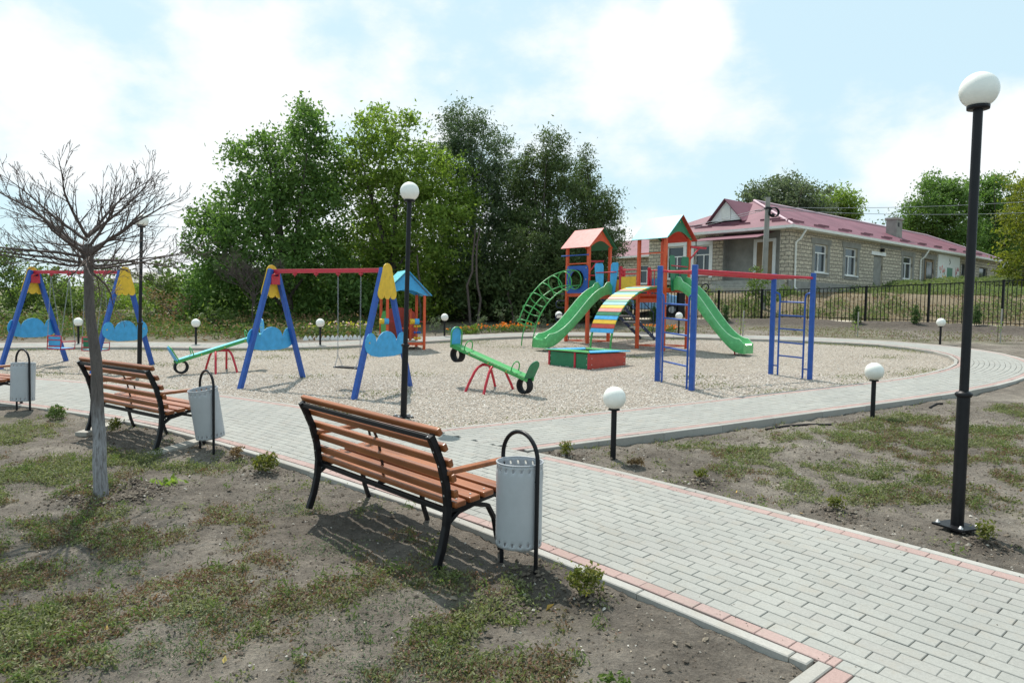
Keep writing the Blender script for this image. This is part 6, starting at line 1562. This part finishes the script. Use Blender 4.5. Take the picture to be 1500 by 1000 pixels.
# black hoses on the soil
for pts, lab in (([(1122, 622), (1150, 617), (1185, 614), (1220, 616)], 'black hose lying in the weeds beside the branching path'), ([(1362, 591), (1372, 588), (1381, 588)], 'short black hose end by the kerb, left of the tall lamp post')):
    m = MB(); m.tube([(g_.x, g_.y, Z(g_.x, g_.y)+.015) for g_ in (G(*p) for p in pts)], .016, 7); tag(m.build('hose', RUBBER), lab, 'hose')
# flower beds beyond the path
def flowers(label, spots, mats, seed, r=.22, h=.3):
    rng = np.random.default_rng(seed); t = thing('flower_bed', label, 'flower bed', (spots[0].x, spots[0].y, Z(spots[0].x, spots[0].y)))
    L = []; Q = []
    for s_ in spots:
        c = np.array([s_.x-spots[0].x, s_.y-spots[0].y, Z(s_.x, s_.y)-Z(spots[0].x, spots[0].y)])
        L.append(c+np.array([0, 0, h*.4])+rng.normal(size=(150, 3))*np.array([r, r, h*.22])); v = rng.normal(size=(11, 3))*np.array([r, r, h*.12]); Q.append(c+np.array([0, 0, h*.8])+v)
    V, F = leaves(rng, np.concatenate(L), .09, .5); meshnp('leaves', V, F, LF_BUSH, t)
    Q = np.concatenate(Q)
    for k, mt in enumerate(mats):
        q = Q[k::len(mats)]; V, F = leaves(rng, np.repeat(q, 4, 0)+rng.normal(0, .018, (len(q)*4, 3)), .065, .8); meshnp('blossoms', V, F, mt, t)
    return t
flowers('orange marigold bed beyond the path, between the playhouse and the tunnel climber', [G(x, y) for x, y in ((722, 486), (735, 485), (748, 484.5), (760, 484), (772, 483.5), (745, 483))], (FL_ORANGE,), 601)
flowers('small orange marigold clump right of the small playhouse, behind the right seesaw', [G(x, y) for x, y in ((668, 489), (682, 488), (690, 488))], (FL_ORANGE,), 602)
flowers('orange marigold bed seen under the right tower behind the stairs', [G(x, y) for x, y in ((942, 485), (960, 485), (975, 485), (985, 486))], (FL_ORANGE,), 603)
fb_ = flowers('pink and yellow flower bed with a white scalloped edging, behind the right swing seat', [G(x, y) for x, y in ((462, 493), (475, 492), (490, 492), (505, 492), (520, 492), (532, 492))], (FL_PINK, FL_YEL), 604, .16, .5)
m = MB(); A, B = G(444, 497), G(536, 496)
for i in range(14):
    p = A.lerp(B, (i+.5)/14); p = Vector((p.x, p.y, Z(p.x, p.y)))-fb_.location; m.prism([(-.066, -.05), (.066, -.05), (.066, .05), (.035, .12), (0, .15), (-.035, .12), (-.066, .05)], p+Vector((0, 0, -.0)), (1, 0, 0), (0, .12, 1), .03)
m.build('scalloped_edging', WHITE, fb_)
for i, (px, py, h, lab) in enumerate(((637, 491, .85, 'tall pale shrub left of the bollard lamp by the playhouse'), (690, 489, .42, 'round clipped shrub behind the right seesaw backrest'), (706, 486, .8, 'thin pale shrub rising left of the marigold bed'), (733, 481, 1.1, 'tall thin pale shrub rising above the marigold bed'), (760, 482, .7, 'thin pale shrub behind the tunnel climber foot'), (791, 481, .8, 'pale shrub between the tunnel climber and the left tower'))):
    q = G(px, py); b = Vector((q.x, q.y, Z(q.x, q.y))); r_ = .16 if i != 1 else .24
    plant('garden_shrub', lab, 'shrub', b, [((0, 0, h*.35), (r_, r_, h*.35)), ((r_*.5, 0, h*.7), (r_*.6, r_*.6, h*.3)), ((-r_*.7, 0, h*.6), (r_*.5, r_*.5, h*.3))], LF_SILVER if i != 1 else LF_LIGHT, 620+i, dens=60 if i != 1 else 130, clr=.10, per=14, size=.07, trunk=.012, limbs=6, group='young shrubs beyond the far path')
# houses far away on the left
for (px, dep, w_, h_, lab) in ((222, 95, 7.0, 2.6, 'distant grey roofed house left of the small green tree'), (283, 88, 5.0, 2.6, 'distant grey roofed house partly hidden by the big dark tree')):
    q = D(px, 418, dep); zt = D(px, 402, dep).z; t = thing('distant_house', lab, 'house', (q.x, q.y, q.z-1.5), R(12), 'distant houses on the left')
    e_ = zt-(q.z-1.5); m = MB(); m.box((0, 0, (e_-1.1)/2), (w_, 6, e_-1.1)); m.build('wall', PLASTER, t)
    m = MB(); p_ = [(-w_/2-.3, -3.3, e_-1.2), (w_/2+.3, -3.3, e_-1.2), (w_/2+.3, 3.3, e_-1.2), (-w_/2-.3, 3.3, e_-1.2), (-w_/2+1.5, 0, e_+.3), (w_/2-1.5, 0, e_+.3)]; m.add(p_, [(0, 1, 5, 4), (1, 2, 5), (2, 3, 4, 5), (3, 0, 4), (3, 2, 1, 0)]); m.build('roof', CONC, t)
    m = MB(); m.box((w_*.15, 0, e_+.3), (.5, .5, 1.0)); m.build('chimney', PLASTER, t)
